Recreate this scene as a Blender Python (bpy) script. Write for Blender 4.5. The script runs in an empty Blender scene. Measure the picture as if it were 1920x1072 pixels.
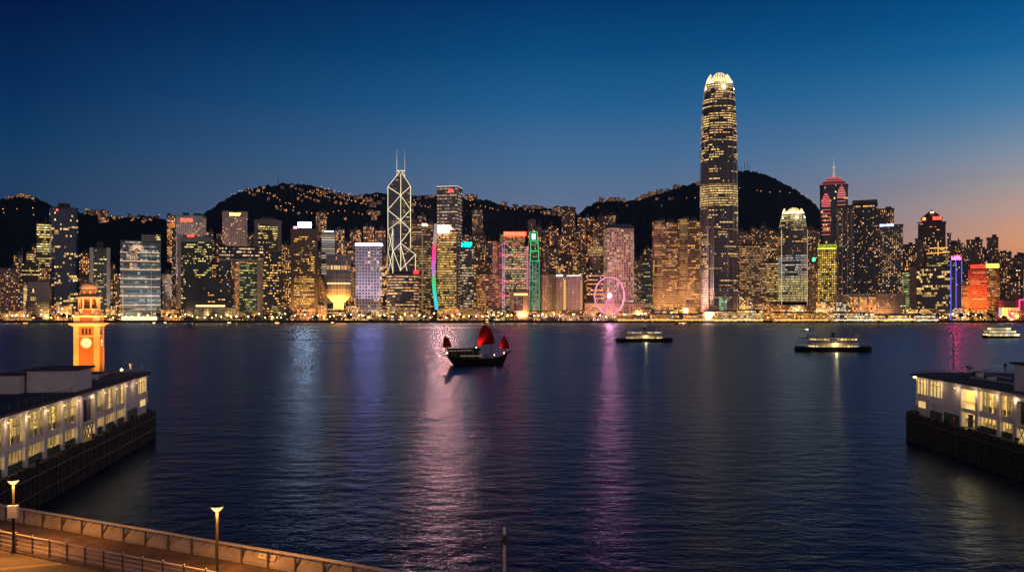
import bpy, bmesh, math, random
from mathutils import Vector, Matrix, noise as mnoise
R = math.radians
SC = bpy.context.scene
COL = SC.collection
FPX, CX, HY, CAMH = 1600.0, 960.0, 583.0, 20.0   # focal length / principal column / horizon row in photo pixels, eye height in metres

# ------------------------------------------------------------------ camera
cd = bpy.data.cameras.new("camera"); cam = bpy.data.objects.new("camera", cd); COL.objects.link(cam)
cam.location = (0, 0, CAMH); cam.rotation_euler = (R(90), 0, 0)
cd.sensor_width = 36; cd.lens = 30.0; cd.shift_y = (HY - 536) / 1920.0
cd.clip_start = 0.5; cd.clip_end = 30000
SC.camera = cam

# ------------------------------------------------------------------ exposure / sampling
SC.view_settings.view_transform = 'Standard'; SC.view_settings.look = 'None'
SC.view_settings.exposure = 0.0; SC.view_settings.gamma = 1.0
try:
    SC.cycles.use_denoising = True
    SC.cycles.max_bounces = 5; SC.cycles.glossy_bounces = 3; SC.cycles.diffuse_bounces = 2
    SC.cycles.sample_clamp_indirect = 12; SC.cycles.sample_clamp_direct = 34
    SC.cycles.use_light_tree = True
    SC.cycles.caustics_reflective = True
except Exception: pass

# ------------------------------------------------------------------ node helpers
class NT:
    def __init__(s, tree): s.t = tree; s.n = tree.nodes; s.l = tree.links
    def new(s, typ, **kw):
        n = s.n.new(typ)
        for k, v in kw.items(): setattr(n, k, v)
        return n
    def put(s, sock, v):
        if v is None: return
        if isinstance(v, bpy.types.NodeSocket): s.l.new(v, sock)
        else:
            if sock.type == 'RGBA' and len(v) == 3: v = (*v, 1)
            sock.default_value = v
    def m(s, op, a, b=None, c=None, clamp=False):
        n = s.new('ShaderNodeMath', operation=op); n.use_clamp = clamp
        s.put(n.inputs[0], a); s.put(n.inputs[1], b); s.put(n.inputs[2], c)
        return n.outputs[0]
    def xyz(s, a, b, c):
        n = s.new('ShaderNodeCombineXYZ')
        for i, v in enumerate((a, b, c)): s.put(n.inputs[i], v)
        return n.outputs[0]
    def mix(s, f, a, b, blend='MIX'):
        n = s.new('ShaderNodeMix', data_type='RGBA', blend_type=blend)
        s.put(n.inputs[0], f); s.put(n.inputs[6], a); s.put(n.inputs[7], b)
        return n.outputs[2]
    def noise(s, vec, scale, detail=2, rough=.5):
        n = s.new('ShaderNodeTexNoise'); s.put(n.inputs['Vector'], vec)
        n.inputs['Scale'].default_value = scale; n.inputs['Detail'].default_value = detail; n.inputs['Roughness'].default_value = rough
        return n.outputs[0]
    def wn(s, vec):
        n = s.new('ShaderNodeTexWhiteNoise', noise_dimensions='3D'); s.put(n.inputs['Vector'], vec)
        return n.outputs['Value'], n.outputs['Color']
    def ramp(s, f, stops, interp='LINEAR'):
        n = s.new('ShaderNodeValToRGB'); s.put(n.inputs[0], f); cr = n.color_ramp; cr.interpolation = interp
        while len(cr.elements) < len(stops): cr.elements.new(.5)
        for e, (p, c) in zip(cr.elements, stops): e.position = p; e.color = (*c, 1)
        return n.outputs[0]
    def sep(s, v):
        n = s.new('ShaderNodeSeparateXYZ'); s.put(n.inputs[0], v); return n.outputs
def srgb(r, g, b):
    f = lambda c: ((c/255+.055)/1.055)**2.4 if c > 10 else c/255/12.92
    return (f(r), f(g), f(b))

# ------------------------------------------------------------------ dusk sky (the sun has set beyond the right-hand edge)
W = bpy.data.worlds.new("World"); SC.world = W; W.use_nodes = True
k = NT(W.node_tree); k.n.clear()
tc = k.new('ShaderNodeTexCoord'); sx, sy, sz = k.sep(tc.outputs['Generated'])
hyp = k.m('SQRT', k.m('ADD', k.m('MULTIPLY', sx, sx), k.m('MULTIPLY', sy, sy)))
tan = k.m('DIVIDE', sz, k.m('MAXIMUM', hyp, .001))
az = k.m('ARCTAN2', sx, sy)                                   # 0 ahead, + to the right
T = k.m('MULTIPLY', tan, 2.0, clamp=True)                      # 0..0.5 in tan(elevation)
left = [(0, srgb(50,76,106)), (.25, srgb(34,66,102)), (.36, srgb(12,58,98)), (.47, srgb(2,44,88)), (.64, srgb(0,22,66)), (1, srgb(0,12,44))]
mid = [(0, srgb(122,124,146)), (.23, srgb(104,120,150)), (.354, srgb(72,112,152)), (.479, srgb(34,96,146)), (.604, srgb(6,76,128)), (.73, srgb(0,54,108)), (1, srgb(0,28,70))]
right = [(0, srgb(246,150,86)), (.126, srgb(236,160,108)), (.17, srgb(222,164,128)), (.205, srgb(204,166,146)), (.26, srgb(172,162,160)), (.316, srgb(140,152,170)), (.37, srgb(104,140,172)), (.43, srgb(66,126,170)), (.54, srgb(16,100,156)), (.65, srgb(0,80,138)), (1, srgb(0,34,82))]
cl, cm, crr = (k.ramp(T, s) for s in (left, mid, right))
fa = k.m('DIVIDE', k.m('ADD', az, R(30)), R(32), clamp=True)
fb = k.m('DIVIDE', k.m('SUBTRACT', az, R(8)), R(24), clamp=True)
fbs = k.m('MULTIPLY', fb, fb)
c1 = k.mix(k.m('SMOOTHSTEP', fa, 0, 1) if False else fa, cl, cm); c2 = k.mix(fbs, c1, crr)
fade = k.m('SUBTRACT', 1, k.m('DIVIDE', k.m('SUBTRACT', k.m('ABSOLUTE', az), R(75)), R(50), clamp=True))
behind = k.ramp(T, [(0, (.95,.68,.55)), (.3, (.46,.37,.36)), (.7, (.07,.10,.17)), (1, srgb(8,34,70))])   # unseen city glow behind the viewer, brightened to light facades and pier walls
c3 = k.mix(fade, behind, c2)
# faint dusk cloud bands low in the west
bands = k.noise(k.xyz(k.m('MULTIPLY', az, 3.2), 0, k.m('MULTIPLY', tan, 42)), 1.0, 4, .55)
bandf = k.m('MULTIPLY', k.m('MULTIPLY', k.m('SUBTRACT', bands, .52, clamp=True), 3.0, clamp=True), k.m('MULTIPLY', fb, k.m('SUBTRACT', 1, k.m('MULTIPLY', tan, 3.4), clamp=True)))
c4 = k.mix(k.m('MULTIPLY', bandf, .7), c3, srgb(120, 100, 120))
c4 = k.mix(k.m('LESS_THAN', sz, -.002), c4, (.004, .007, .014))
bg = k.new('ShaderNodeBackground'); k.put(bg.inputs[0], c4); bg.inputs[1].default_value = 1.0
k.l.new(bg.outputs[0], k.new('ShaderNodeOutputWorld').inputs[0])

# ------------------------------------------------------------------ object helpers
def tag(o, label=None, cat=None, group=None, kind=None):
    if label: o['label'] = label
    if cat: o['category'] = cat
    if group: o['group'] = group
    if kind: o['kind'] = kind
    return o
def empty(name, loc=(0,0,0), rz=0, label=None, cat=None, group=None):
    o = bpy.data.objects.new(name, None); COL.objects.link(o); o.location = loc; o.rotation_euler = (0,0,rz)
    return tag(o, label, cat, group)
class MB:
    def __init__(s): s.v = []; s.f = []; s.uv = []; s.mi = []
    def face(s, pts, uvs=None, mi=0):
        i = len(s.v); s.v += [tuple(p) for p in pts]; s.f.append(tuple(range(i, i+len(pts)))); s.uv.append(uvs or [(0, 0)]*len(pts)); s.mi.append(mi)
    def prism(s, poly, z0, z1, mi=0, cap=True, top=None, capmi=None, u0=0.0, bottom=False):
        """poly counter-clockwise seen from above; top: optional poly of the upper outline; uv in metres"""
        top = top or poly; n = len(poly); u = u0
        for i in range(n):
            a, b = poly[i], poly[(i+1) % n]; c, d = top[(i+1) % n], top[i]
            L = math.hypot(b[0]-a[0], b[1]-a[1])
            s.face([(a[0],a[1],z0),(b[0],b[1],z0),(c[0],c[1],z1),(d[0],d[1],z1)], [(u,z0),(u+L,z0),(u+L,z1),(u,z1)], mi); u += L
        if cap: s.face([(p[0],p[1],z1) for p in top], None, mi if capmi is None else capmi)
        if bottom: s.face([(p[0],p[1],z0) for p in reversed(poly)], None, mi if capmi is None else capmi)
        return s
    def box(s, x0, x1, y0, y1, z0, z1, mi=0, capmi=None):
        x0, x1 = min(x0,x1), max(x0,x1); y0, y1 = min(y0,y1), max(y0,y1)
        return s.prism([(x0,y0),(x1,y0),(x1,y1),(x0,y1)], z0, z1, mi, True, None, capmi, 0, True)
    def bar(s, a, b, r, r2=None, n=6, mi=0, flat=None):
        a, b = Vector(a), Vector(b); d = (b-a)
        if d.length < 1e-6: return s
        d.normalize(); up = Vector((0,0,1)) if abs(d.z) < .95 else Vector((1,0,0))
        e1 = d.cross(up).normalized(); e2 = d.cross(e1); r2 = r if r2 is None else r2
        ra = [a + e1*math.cos(2*math.pi*i/n)*r + e2*math.sin(2*math.pi*i/n)*r for i in range(n)]
        rb = [b + e1*math.cos(2*math.pi*i/n)*r2 + e2*math.sin(2*math.pi*i/n)*r2 for i in range(n)]
        for i in range(n):
            j = (i+1) % n; s.face([ra[j], ra[i], rb[i], rb[j]], [(i,0),(i+1,0),(i+1,1),(i,1)], mi)
        s.face(ra, None, mi); s.face(list(reversed(rb)), None, mi)
        return s
    def lathe(s, prof, cx=0, cy=0, n=16, mi=0):
        for (r0, z0), (r1, z1) in zip(prof, prof[1:]):
            for i in range(n):
                a, b = 2*math.pi*i/n, 2*math.pi*(i+1)/n
                p = [(cx+r0*math.cos(a), cy+r0*math.sin(a), z0), (cx+r0*math.cos(b), cy+r0*math.sin(b), z0), (cx+r1*math.cos(b), cy+r1*math.sin(b), z1), (cx+r1*math.cos(a), cy+r1*math.sin(a), z1)]
                if r0 < 1e-6: p = [p[0], p[2], p[3]]
                elif r1 < 1e-6: p = [p[0], p[1], p[2]]
                s.face(p, [(a*r0, z0)]*len(p), mi)
        return s
    def build(s, name, mats, parent=None, loc=None, rz=None, smooth=False, merge=False):
        me = bpy.data.meshes.new(name); me.from_pydata(s.v, [], s.f)
        uv = me.uv_layers.new(name="UVMap"); flat = [c for f in s.uv for c in f]
        uv.data.foreach_set('uv', [x for c in flat for x in c])
        for m in (mats if isinstance(mats, (list, tuple)) else [mats]): me.materials.append(m)
        me.polygons.foreach_set('material_index', s.mi)
        if merge or smooth:
            bm = bmesh.new(); bm.from_mesh(me); bmesh.ops.remove_doubles(bm, verts=bm.verts, dist=.0005); bmesh.ops.recalc_face_normals(bm, faces=bm.faces); bm.to_mesh(me); bm.free()
        if smooth: me.polygons.foreach_set('use_smooth', [True]*len(me.polygons))
        me.update()
        o = bpy.data.objects.new(name, me); COL.objects.link(o)
        if parent: o.parent = parent
        if loc is not None: o.location = loc
        if rz is not None: o.rotation_euler = (0,0,rz)
        return o
def kids(o): return [c for c in o.children]
def copy_tree(o, parent=None):
    c = o.copy(); COL.objects.link(c)
    if parent: c.parent = parent
    for ch in kids(o): copy_tree(ch, c)
    return c
def light(name, typ, loc, power, color, parent=None, size=1.0, target=None, angle=None, blend=.6):
    d = bpy.data.lights.new(name, typ); d.energy = power; d.color = color
    if typ in ('POINT', 'SPOT'): d.shadow_soft_size = size
    if typ == 'AREA': d.size = size
    if angle: d.spot_size = R(angle); d.spot_blend = blend
    o = bpy.data.objects.new(name, d); COL.objects.link(o); o.location = loc
    if parent: o.parent = parent
    if target is not None: o.rotation_euler = (Vector(target)-Vector(loc)).to_track_quat('-Z', 'Y').to_euler()
    return o
def P(px, py, Y): return Vector(((px-CX)/FPX*Y, Y, CAMH+(HY-py)/FPX*Y))
def PXW(px, Y): return (px-CX)/FPX*Y
def PZ(py, Y): return CAMH+(HY-py)/FPX*Y

# ------------------------------------------------------------------ materials
def mat(name, col, rough=.7, metal=0, emit=None, es=0, bump=None, spec=None, vary=None):
    m = bpy.data.materials.new(name); m.use_nodes = True; k = NT(m.node_tree)
    b = k.n['Principled BSDF']; b.inputs['Base Color'].default_value = (*col, 1); b.inputs['Roughness'].default_value = rough; b.inputs['Metallic'].default_value = metal
    if spec is not None: b.inputs['Specular IOR Level'].default_value = spec
    if emit: b.inputs['Emission Color'].default_value = (*emit, 1); b.inputs['Emission Strength'].default_value = es
    if vary or bump:
        tc = k.new('ShaderNodeTexCoord')
        if vary:      # (scale, amount, second colour)
            f = k.noise(tc.outputs['Object'], vary[0], 5, .6)
            f = k.m('MULTIPLY', k.m('SUBTRACT', f, .35, clamp=True), 3.0*vary[1], clamp=True)
            k.put(b.inputs['Base Color'], k.mix(f, col, vary[2]))
        if bump:
            bn = k.new('ShaderNodeBump'); bn.inputs['Strength'].default_value = bump[1]; bn.inputs['Distance'].default_value = bump[2]
            k.put(bn.inputs['Height'], k.noise(tc.outputs['Object'], bump[0], 4, .6)); k.l.new(bn.outputs[0], b.inputs['Normal'])
    return m
def glow(name, col, s, base=(.02,.02,.02)):
    return mat(name, base, .5, 0, col, s)

# window-pattern group: uv in metres, one cell per window
G = bpy.data.node_groups.new('window_pattern', 'ShaderNodeTree')
def gi(n, t, d):
    s = G.interface.new_socket(n, in_out='INPUT', socket_type=t); s.default_value = d
for n, t, d in (('Bay','NodeSocketFloat',3), ('Floor','NodeSocketFloat',3.5), ('W','NodeSocketFloat',.6), ('H','NodeSocketFloat',.5),
                ('Single','NodeSocketFloat',.3), ('Run','NodeSocketFloat',.3), ('RunLen','NodeSocketFloat',6), ('Row','NodeSocketFloat',0),
                ('ColA','NodeSocketColor',(1,.6,.2,1)), ('ColB','NodeSocketColor',(1,.8,.4,1)), ('Strength','NodeSocketFloat',2),
                ('Wall','NodeSocketColor',(.2,.15,.12,1)), ('Glass','NodeSocketColor',(.02,.03,.04,1)), ('Seed','NodeSocketFloat',0), ('Patch','NodeSocketFloat',1)): gi(n, t, d)
G.interface.new_socket('Base', in_out='OUTPUT', socket_type='NodeSocketColor')
G.interface.new_socket('Emission', in_out='OUTPUT', socket_type='NodeSocketColor')
G.interface.new_socket('Rough', in_out='OUTPUT', socket_type='NodeSocketFloat')
k = NT(G); I = k.new('NodeGroupInput').outputs; O = k.new('NodeGroupOutput').inputs
u, v, _ = k.sep(k.new('ShaderNodeUVMap', uv_map='UVMap').outputs[0])
oi = k.new('ShaderNodeObjectInfo').outputs['Random']
seed = k.m('ADD', I['Seed'], k.m('MULTIPLY', oi, 61.7))
U = k.m('DIVIDE', u, I['Bay']); V = k.m('DIVIDE', v, I['Floor'])
cu, cv, fu, fv = k.m('FLOOR', U), k.m('FLOOR', V), k.m('FRACT', U), k.m('FRACT', V)
mu = k.m('LESS_THAN', k.m('ABSOLUTE', k.m('SUBTRACT', fu, .5)), k.m('MULTIPLY', I['W'], .5))
mv = k.m('LESS_THAN', k.m('ABSOLUTE', k.m('SUBTRACT', fv, .5)), k.m('MULTIPLY', I['H'], .5))
mask = k.m('MULTIPLY', mu, mv)
v1, c1 = k.wn(k.xyz(cu, cv, seed)); r1, g1, b1 = k.sep(c1)
vr, cr_ = k.wn(k.xyz(cv, k.m('ADD', seed, 17.3), 3.1)); rr, rg, rb = k.sep(cr_)
run = k.m('FLOOR', k.m('DIVIDE', k.m('ADD', cu, k.m('MULTIPLY', rr, 19)), I['RunLen']))
v2, c2 = k.wn(k.xyz(run, cv, k.m('ADD', seed, 5.7))); r2, g2, b2 = k.sep(c2)
reg = k.noise(k.xyz(k.m('DIVIDE', u, 22), k.m('DIVIDE', v, 26), seed), 1.0, 2)
reg = k.m('ADD', 1, k.m('MULTIPLY', I['Patch'], k.m('MULTIPLY', k.m('SUBTRACT', reg, .5), 5.0)))
reg = k.m('MAXIMUM', reg, .08)
litr = k.m('MULTIPLY', k.m('LESS_THAN', v2, k.m('MULTIPLY', I['Run'], reg)), k.m('LESS_THAN', r1, .88))
lits = k.m('LESS_THAN', g1, k.m('MULTIPLY', I['Single'], reg))
litw = k.m('MULTIPLY', k.m('LESS_THAN', rg, I['Row']), k.m('LESS_THAN', r1, .95))
lit = k.m('MAXIMUM', k.m('MAXIMUM', litr, lits), litw)
inten = k.m('ADD', .25, k.m('MULTIPLY', .75, k.m('POWER', b1, 1.6)))
inten = k.m('MULTIPLY', inten, k.m('ADD', .55, k.m('MULTIPLY', g2, .8)))
e = k.m('MULTIPLY', k.m('MULTIPLY', mask, lit), k.m('MULTIPLY', inten, k.m('MULTIPLY', I['Strength'], .70)))
hue = k.mix(k.m('ADD', k.m('MULTIPLY', b2, .5), k.m('MULTIPLY', v1, .5)), I['ColA'], I['ColB'])
hue = k.mix(k.m('MULTIPLY', k.m('GREATER_THAN', v1, .93), .8), hue, (.62,.74,.95))     # a few cool white rooms
k.l.new(k.mix(1, hue, k.xyz(e, e, e), 'MULTIPLY'), O['Emission'])
dirt = k.noise(k.xyz(k.m('DIVIDE', u, 9), k.m('DIVIDE', v, 40), seed), 1.0, 4)
wall = k.mix(1, I['Wall'], k.xyz(*[k.m('ADD', 1.0, k.m('MULTIPLY', dirt, 1.0))]*3), 'MULTIPLY')
k.l.new(k.mix(mask, wall, I['Glass']), O['Base'])
k.l.new(k.m('SUBTRACT', .75, k.m('MULTIPLY', mask, .6)), O['Rough'])
_seed = [0]
def facade(name='facade', **kw):
    m = bpy.data.materials.new(name); m.use_nodes = True; k = NT(m.node_tree)
    g = k.new('ShaderNodeGroup'); g.node_tree = G; _seed[0] += 1.37; g.inputs['Seed'].default_value = _seed[0]
    b = k.n['Principled BSDF']
    for n, val in kw.items():
        if n in ('metal', 'gloss'): continue
        g.inputs[n].default_value = (*val, 1) if isinstance(val, tuple) else val
    k.l.new(g.outputs['Base'], b.inputs['Base Color']); k.l.new(g.outputs['Emission'], b.inputs['Emission Color'])
    b.inputs['Emission Strength'].default_value = 1.0
    if 'gloss' in kw: b.inputs['Roughness'].default_value = kw['gloss']
    else: k.l.new(g.outputs['Rough'], b.inputs['Roughness'])
    b.inputs['Metallic'].default_value = kw.get('metal', 0)
    try: m.cycles.emission_sampling = 'NONE'
    except Exception: pass
    return m
OR, OR2, YE, YW, WH, GR = (1,.30,.045), (1,.42,.10), (1,.54,.12), (1,.64,.24), (1,.80,.52), (.80,.85,.32)
F = {
 'apt': dict(Bay=3.0, Floor=3.1, W=.55, H=.5, Single=.34, Run=0.0, ColA=OR, ColB=YW, Strength=4.2, Wall=(.20,.13,.10)),
 'aptdim': dict(Bay=2.9, Floor=3.1, W=.5, H=.5, Single=.2, Run=0.0, ColA=OR, ColB=YW, Strength=3.2, Wall=(.16,.11,.10)),
 'aptbright': dict(Bay=2.9, Floor=3.1, W=.62, H=.55, Single=.5, Run=0.0, ColA=OR, ColB=OR2, Strength=4.5, Wall=(.26,.16,.10)),
 'office': dict(Bay=1.9, Floor=3.8, W=.92, H=.45, Single=.06, Run=.34, Row=.12, RunLen=8, ColA=OR2, ColB=YW, Strength=3.6, Wall=(.07,.06,.055)),
 'officedim': dict(Bay=1.9, Floor=3.9, W=.92, H=.42, Single=.04, Run=.17, RunLen=6, ColA=YE, ColB=GR, Strength=3.0, Wall=(.035,.045,.06), Glass=(.03,.05,.07)),
 'blue': dict(Bay=2.4, Floor=4.2, W=.95, H=.8, Single=.03, Run=.13, RunLen=6, ColA=YE, ColB=YW, Strength=2.6, Wall=(.02,.05,.12), Glass=(.015,.05,.13), gloss=.22),
 'bands': dict(Bay=3, Floor=4.2, W=.97, H=.42, Single=.1, Run=.8, RunLen=9, Row=.5, ColA=YE, ColB=YW, Strength=1.9, Wall=(.16,.12,.07), Patch=.6),
 'grid': dict(Bay=4.2, Floor=3.8, W=.5, H=.5, Single=.3, Run=0.0, ColA=OR2, ColB=YW, Strength=3.2, Wall=(.5,.42,.36)),
}
def fac(style, **kw):
    d = dict(F[style]); d.update(kw); return facade(style+'_facade', **d)
M_roof = mat('roof_concrete', (.10,.095,.09), .85, vary=(.15, .5, (.05,.05,.05)))
M_dark = mat('dark_cladding', (.03,.03,.035), .5)
M_conc = mat('concrete', (.30,.27,.24), .85, vary=(.12,.6,(.20,.18,.16)))
M_white = mat('pale_cladding', (.55,.52,.50), .7, vary=(.1,.4,(.4,.38,.36)))
M_steel = mat('steel', (.35,.35,.36), .4, .8)
M_red_sign = glow('red_sign', (1,.03,.015), 11)
M_white_sign = glow('white_sign', (.85,.92,1), 14)
# ================================================================== THE SETTING
# --- harbour water: one sheet
def water_mat():
    m = bpy.data.materials.new('harbour_water'); m.use_nodes = True; k = NT(m.node_tree); b = k.n['Principled BSDF']
    tc = k.new('ShaderNodeTexCoord').outputs['Object']; x, y, z = k.sep(tc)
    warp = k.noise(tc, .02, 2)
    near = k.m('DIVIDE', 330, k.m('ADD', k.m('MAXIMUM', y, 0), 330))                      # the harbour smooths towards the far shore
    a = k.noise(k.xyz(k.m('MULTIPLY', x, .5), k.m('MULTIPLY', y, 1.4), 0), .09, 3, .55)       # swell, about 10 m
    c = k.noise(k.xyz(k.m('ADD', k.m('MULTIPLY', x, .7), k.m('MULTIPLY', warp, 20)), y, 3), .42, 4, .6)   # chop
    d = k.noise(k.xyz(k.m('MULTIPLY', x, .8), y, 9), 1.9, 3, .6)       # ripples
    calm = k.m('ADD', .35, k.m('MULTIPLY', k.noise(k.xyz(k.m('MULTIPLY', x, .25), y, 0), .012, 4), 1.3))   # slicks and cat's paws
    h = k.m('ADD', k.m('MULTIPLY', a, .7), k.m('ADD', k.m('MULTIPLY', k.m('MULTIPLY', c, k.m('ADD', .10, k.m('MULTIPLY', near, .95))), calm), k.m('MULTIPLY', k.m('MULTIPLY', d, k.m('MULTIPLY', near, .16)), calm)))
    bn = k.new('ShaderNodeBump'); bn.inputs['Strength'].default_value = .40; bn.inputs['Distance'].default_value = 1.0
    k.put(bn.inputs['Height'], h); k.n.remove(b)
    gl = k.new('ShaderNodeBsdfGlossy'); gl.inputs[0].default_value = (.37, .47, .60, 1); df = k.new('ShaderNodeBsdfDiffuse'); df.inputs[0].default_value = (.001, .014, .040, 1)
    k.put(gl.inputs['Roughness'], k.m('SUBTRACT', k.m('ADD', .21, k.m('MULTIPLY', calm, .07)), k.m('MULTIPLY', near, .06)))
    fr = k.new('ShaderNodeFresnel'); fr.inputs[0].default_value = 1.33; mx = k.new('ShaderNodeMixShader')
    for n_ in (gl, df, fr): k.l.new(bn.outputs[0], n_.inputs['Normal'])
    k.l.new(fr.outputs[0], mx.inputs[0]); k.l.new(df.outputs[0], mx.inputs[1]); k.l.new(gl.outputs[0], mx.inputs[2]); k.l.new(mx.outputs[0], k.n['Material Output'].inputs[0])
    return m
mb = MB(); mb.face([(-3600,-400,0),(3600,-400,0),(3600,4600,0),(-3600,4600,0)])
tag(mb.build('water', water_mat()), kind='structure')

# --- the far island: shore ground and three hills
SHORE = 1466.0
M_ground = mat('far_ground', (.06,.05,.045), .9, vary=(.03,.7,(.12,.10,.08)))
mb = MB(); mb.box(-2400, 2400, SHORE, 2200, -3, 3.5)
tag(mb.build('ground', M_ground), kind='structure')
M_hill = mat('wooded_slope', (.010,.018,.016), 1.0, spec=0, vary=(.02,.8,(.018,.028,.022)), bump=(.08,.9,4))
HILLS = {
 'west': (1820, 2700, [(-260,400),(-120,392),(-40,384),(0,375),(20,368),(40,366),(60,368),(80,377),(100,389),(130,395),(150,398),(180,402),(205,405),(230,407),(260,406),(290,406),(310,412),(340,424),(380,445),(450,480),(560,510)]),
 'middle': (1850, 3000, [(240,500),(290,450),(310,425),(340,410),(380,401),(400,389),(420,376),(440,364),(460,356),(480,352),(500,348),(520,346),(545,344),(570,346),(590,350),(610,356),(640,363),(660,367),(680,366),(700,362),(720,363),(760,365),(800,368),(830,369),(860,368),(880,374),(900,373),(915,375),(930,381),(950,386),(970,388),(1000,389),(1020,391),(1040,394),(1060,391),(1080,398),(1100,420),(1140,455),(1200,495),(1300,530)]),
 'east': (1900, 3300, [(1020,480),(1060,430),(1085,402),(1100,389),(1120,378),(1150,375),(1180,376),(1200,371),(1230,363),(1260,354),(1280,349),(1310,343),(1340,336),(1370,326),(1390,321),(1410,321),(1440,330),(1470,344),(1500,361),(1520,375),(1535,391),(1550,412),(1580,442),(1650,475),(1750,500),(1920,512),(2150,520)]),
}
def prof(pts, x):
    if x <= pts[0][0]: return pts[0][1]
    for (a, b), (c, d) in zip(pts, pts[1:]):
        if x <= c: t = (x-a)/(c-a); return b+(d-b)*t
    return pts[-1][1]
def hill_h(key, px, Y):
    f, r, pts = HILLS[key]
    if Y < f: return 3.5
    Hr = CAMH+(HY-prof(pts, px))/FPX*r
    X = PXW(px, Y)
    if Y <= r:
        s = (Y-f)/(r-f); h = 3.5+(Hr-3.5)*s**1.35
        n = mnoise.noise(Vector((X/230, Y/300, 1.7)))*60 + mnoise.noise(Vector((X/70, Y/90, 4.1)))*16
        h += n*math.sin(math.pi*min(1, s*1.02))*.8
    else:
        s = (Y-r)/700; h = Hr*(1-.5*s*s)
    h += (mnoise.noise(Vector((X/14, Y/20, 9.3)))*6.5 + mnoise.noise(Vector((X/6, Y/9, 2.3)))*4.5)
    return h
for key, (f, r, pts) in HILLS.items():
    xs = [pts[0][0]+i*2.0 for i in range(int((pts[-1][0]-pts[0][0])/2)+1)]
    ys = [f+(r-f)*(i/44) for i in range(45)]+[r+60, r+200, r+500]
    verts = [(PXW(x, y), y, hill_h(key, x, y)) for y in ys for x in xs]; nx = len(xs)
    faces = [(j*nx+i, j*nx+i+1, (j+1)*nx+i+1, (j+1)*nx+i) for j in range(len(ys)-1) for i in range(nx-1)]
    me = bpy.data.meshes.new('hill'); me.from_pydata(verts, [], faces); me.materials.append(M_hill)
    me.polygons.foreach_set('use_smooth', [True]*len(faces)); me.update()
    o = bpy.data.objects.new('hill', me); COL.objects.link(o); tag(o, kind='structure')
def hill_point(key, px, py):
    """where the line of sight through a photo pixel first meets the slope"""
    f, r, pts = HILLS[key]; Y = f+40
    while Y < r:
        h = hill_h(key, px, Y)
        if HY-(h-CAMH)*FPX/Y <= py: return Vector((PXW(px, Y), Y, h))
        Y += 12
    return Vector((PXW(px, r), r, hill_h(key, px, r)))

# ================================================================== BUILDINGS OF THE FAR SHORE
rnd = random.Random(11)
def notched(w, d, n=3, k=1.8):
    """apartment-block footprint: bays stepping in and out"""
    pts = []; cell = w/(2*n+1)
    for i in range(2*n+1):
        y = -d/2 if i % 2 == 0 else -d/2+k
        pts += [(-w/2+i*cell, y), (-w/2+(i+1)*cell, y)]
    dm = d/2-k
    pts += [(w/2, -d/6), (w/2-k, -d/6), (w/2-k, d/6), (w/2, d/6)]
    for i in reversed(range(2*n+1)):
        y = d/2 if i % 2 == 0 else dm
        pts += [(-w/2+(i+1)*cell, y), (-w/2+i*cell, y)]
    pts += [(-w/2, d/6), (-w/2+k, d/6), (-w/2+k, -d/6), (-w/2, -d/6)]
    return pts
def rect(w, d, c=0):
    if not c: return [(-w/2,-d/2),(w/2,-d/2),(w/2,d/2),(-w/2,d/2)]
    return [(-w/2+c,-d/2),(w/2-c,-d/2),(w/2,-d/2+c),(w/2,d/2-c),(w/2-c,d/2),(-w/2+c,d/2),(-w/2,d/2-c),(-w/2,-d/2+c)]
def roundf(w, d, bulge, n=8):
    """front bowed outwards"""
    return [(-w/2+w*i/n, -d/2-bulge*math.sin(math.pi*i/n)) for i in range(n+1)]+[(w/2,d/2),(-w/2,d/2)]
def B(name, cat, label, x0, x1, yt, Y, m, foot='rect', yaw=0, dr=.75, yb=None, roofbits=True, parapet=1.2, group=None, chamfer=0, seams=None):
    """a tower whose outline fills photo columns x0..x1 up to row yt, standing at distance Y. Returns (root, w, d, ztop): local -y faces the harbour"""
    cxp = (x0+x1)/2; X = PXW(cxp, Y); face = -math.atan2(X, Y); W_ = (x1-x0)/FPX*math.hypot(X, Y)*math.cos(math.atan2(X,Y))*1.0
    W_ = (x1-x0)/FPX*Y*math.cos(face)
    a = R(yaw); w = W_/(math.cos(a)+dr*abs(math.sin(a))); d = w*dr
    d = min(max(d, 14), 60)
    zt = PZ(yt, Y); z0 = 3.5 if yb is None else PZ(yb, Y)
    pf = 1+(d/2)/math.hypot(X, Y)
    root = empty(name, (X*pf, Y*pf, z0), face+a, label, cat, group)
    H = zt-z0
    poly = {'rect': rect(w, d, chamfer), 'notch': notched(w, d, max(1, int(w/16)), 1.6), 'round': roundf(w, d, w*.18)}[foot]
    fm = fac(m) if isinstance(m, str) else m
    b = MB(); b.prism(poly, 0, H, 0, True, None, 1)
    b.build('wall', [fm, M_roof], root)
    if parapet:
        pb = MB(); s = 1+.9/w*2
        big = [(x*s, y*s) for x, y in poly]; pb.prism(big, H-1.0, H+parapet, bottom=True); pb.build('parapet', seams or M_roof, root)
    if roofbits:
        for i in range(rnd.choice((1, 1, 2))):
            bw, bd, bh = w*rnd.uniform(.2,.45), d*rnd.uniform(.3,.5), rnd.uniform(3, 7)
            bx = rnd.uniform(-w/2+bw/2+1, w/2-bw/2-1) if w > bw+3 else 0
            MB().box(bx-bw/2, bx+bw/2, -bd/2, bd/2, H+.01+parapet, H+parapet+bh).build('plant_room', M_roof, root)
        if rnd.random() < .35:
            MB().bar((w*.2, 0, H+parapet), (w*.2, 0, H+parapet+rnd.uniform(8, 14)), .35, .15).build('mast', M_steel, root)
    return root, w, d, H
def panel(name, root, x0, x1, z0, z1, yf, th, m):
    """box on the local front (-y): yf is the outer face"""
    return MB().box(x0, x1, yf, yf+th, z0, z1).build(name, m, root)
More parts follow.
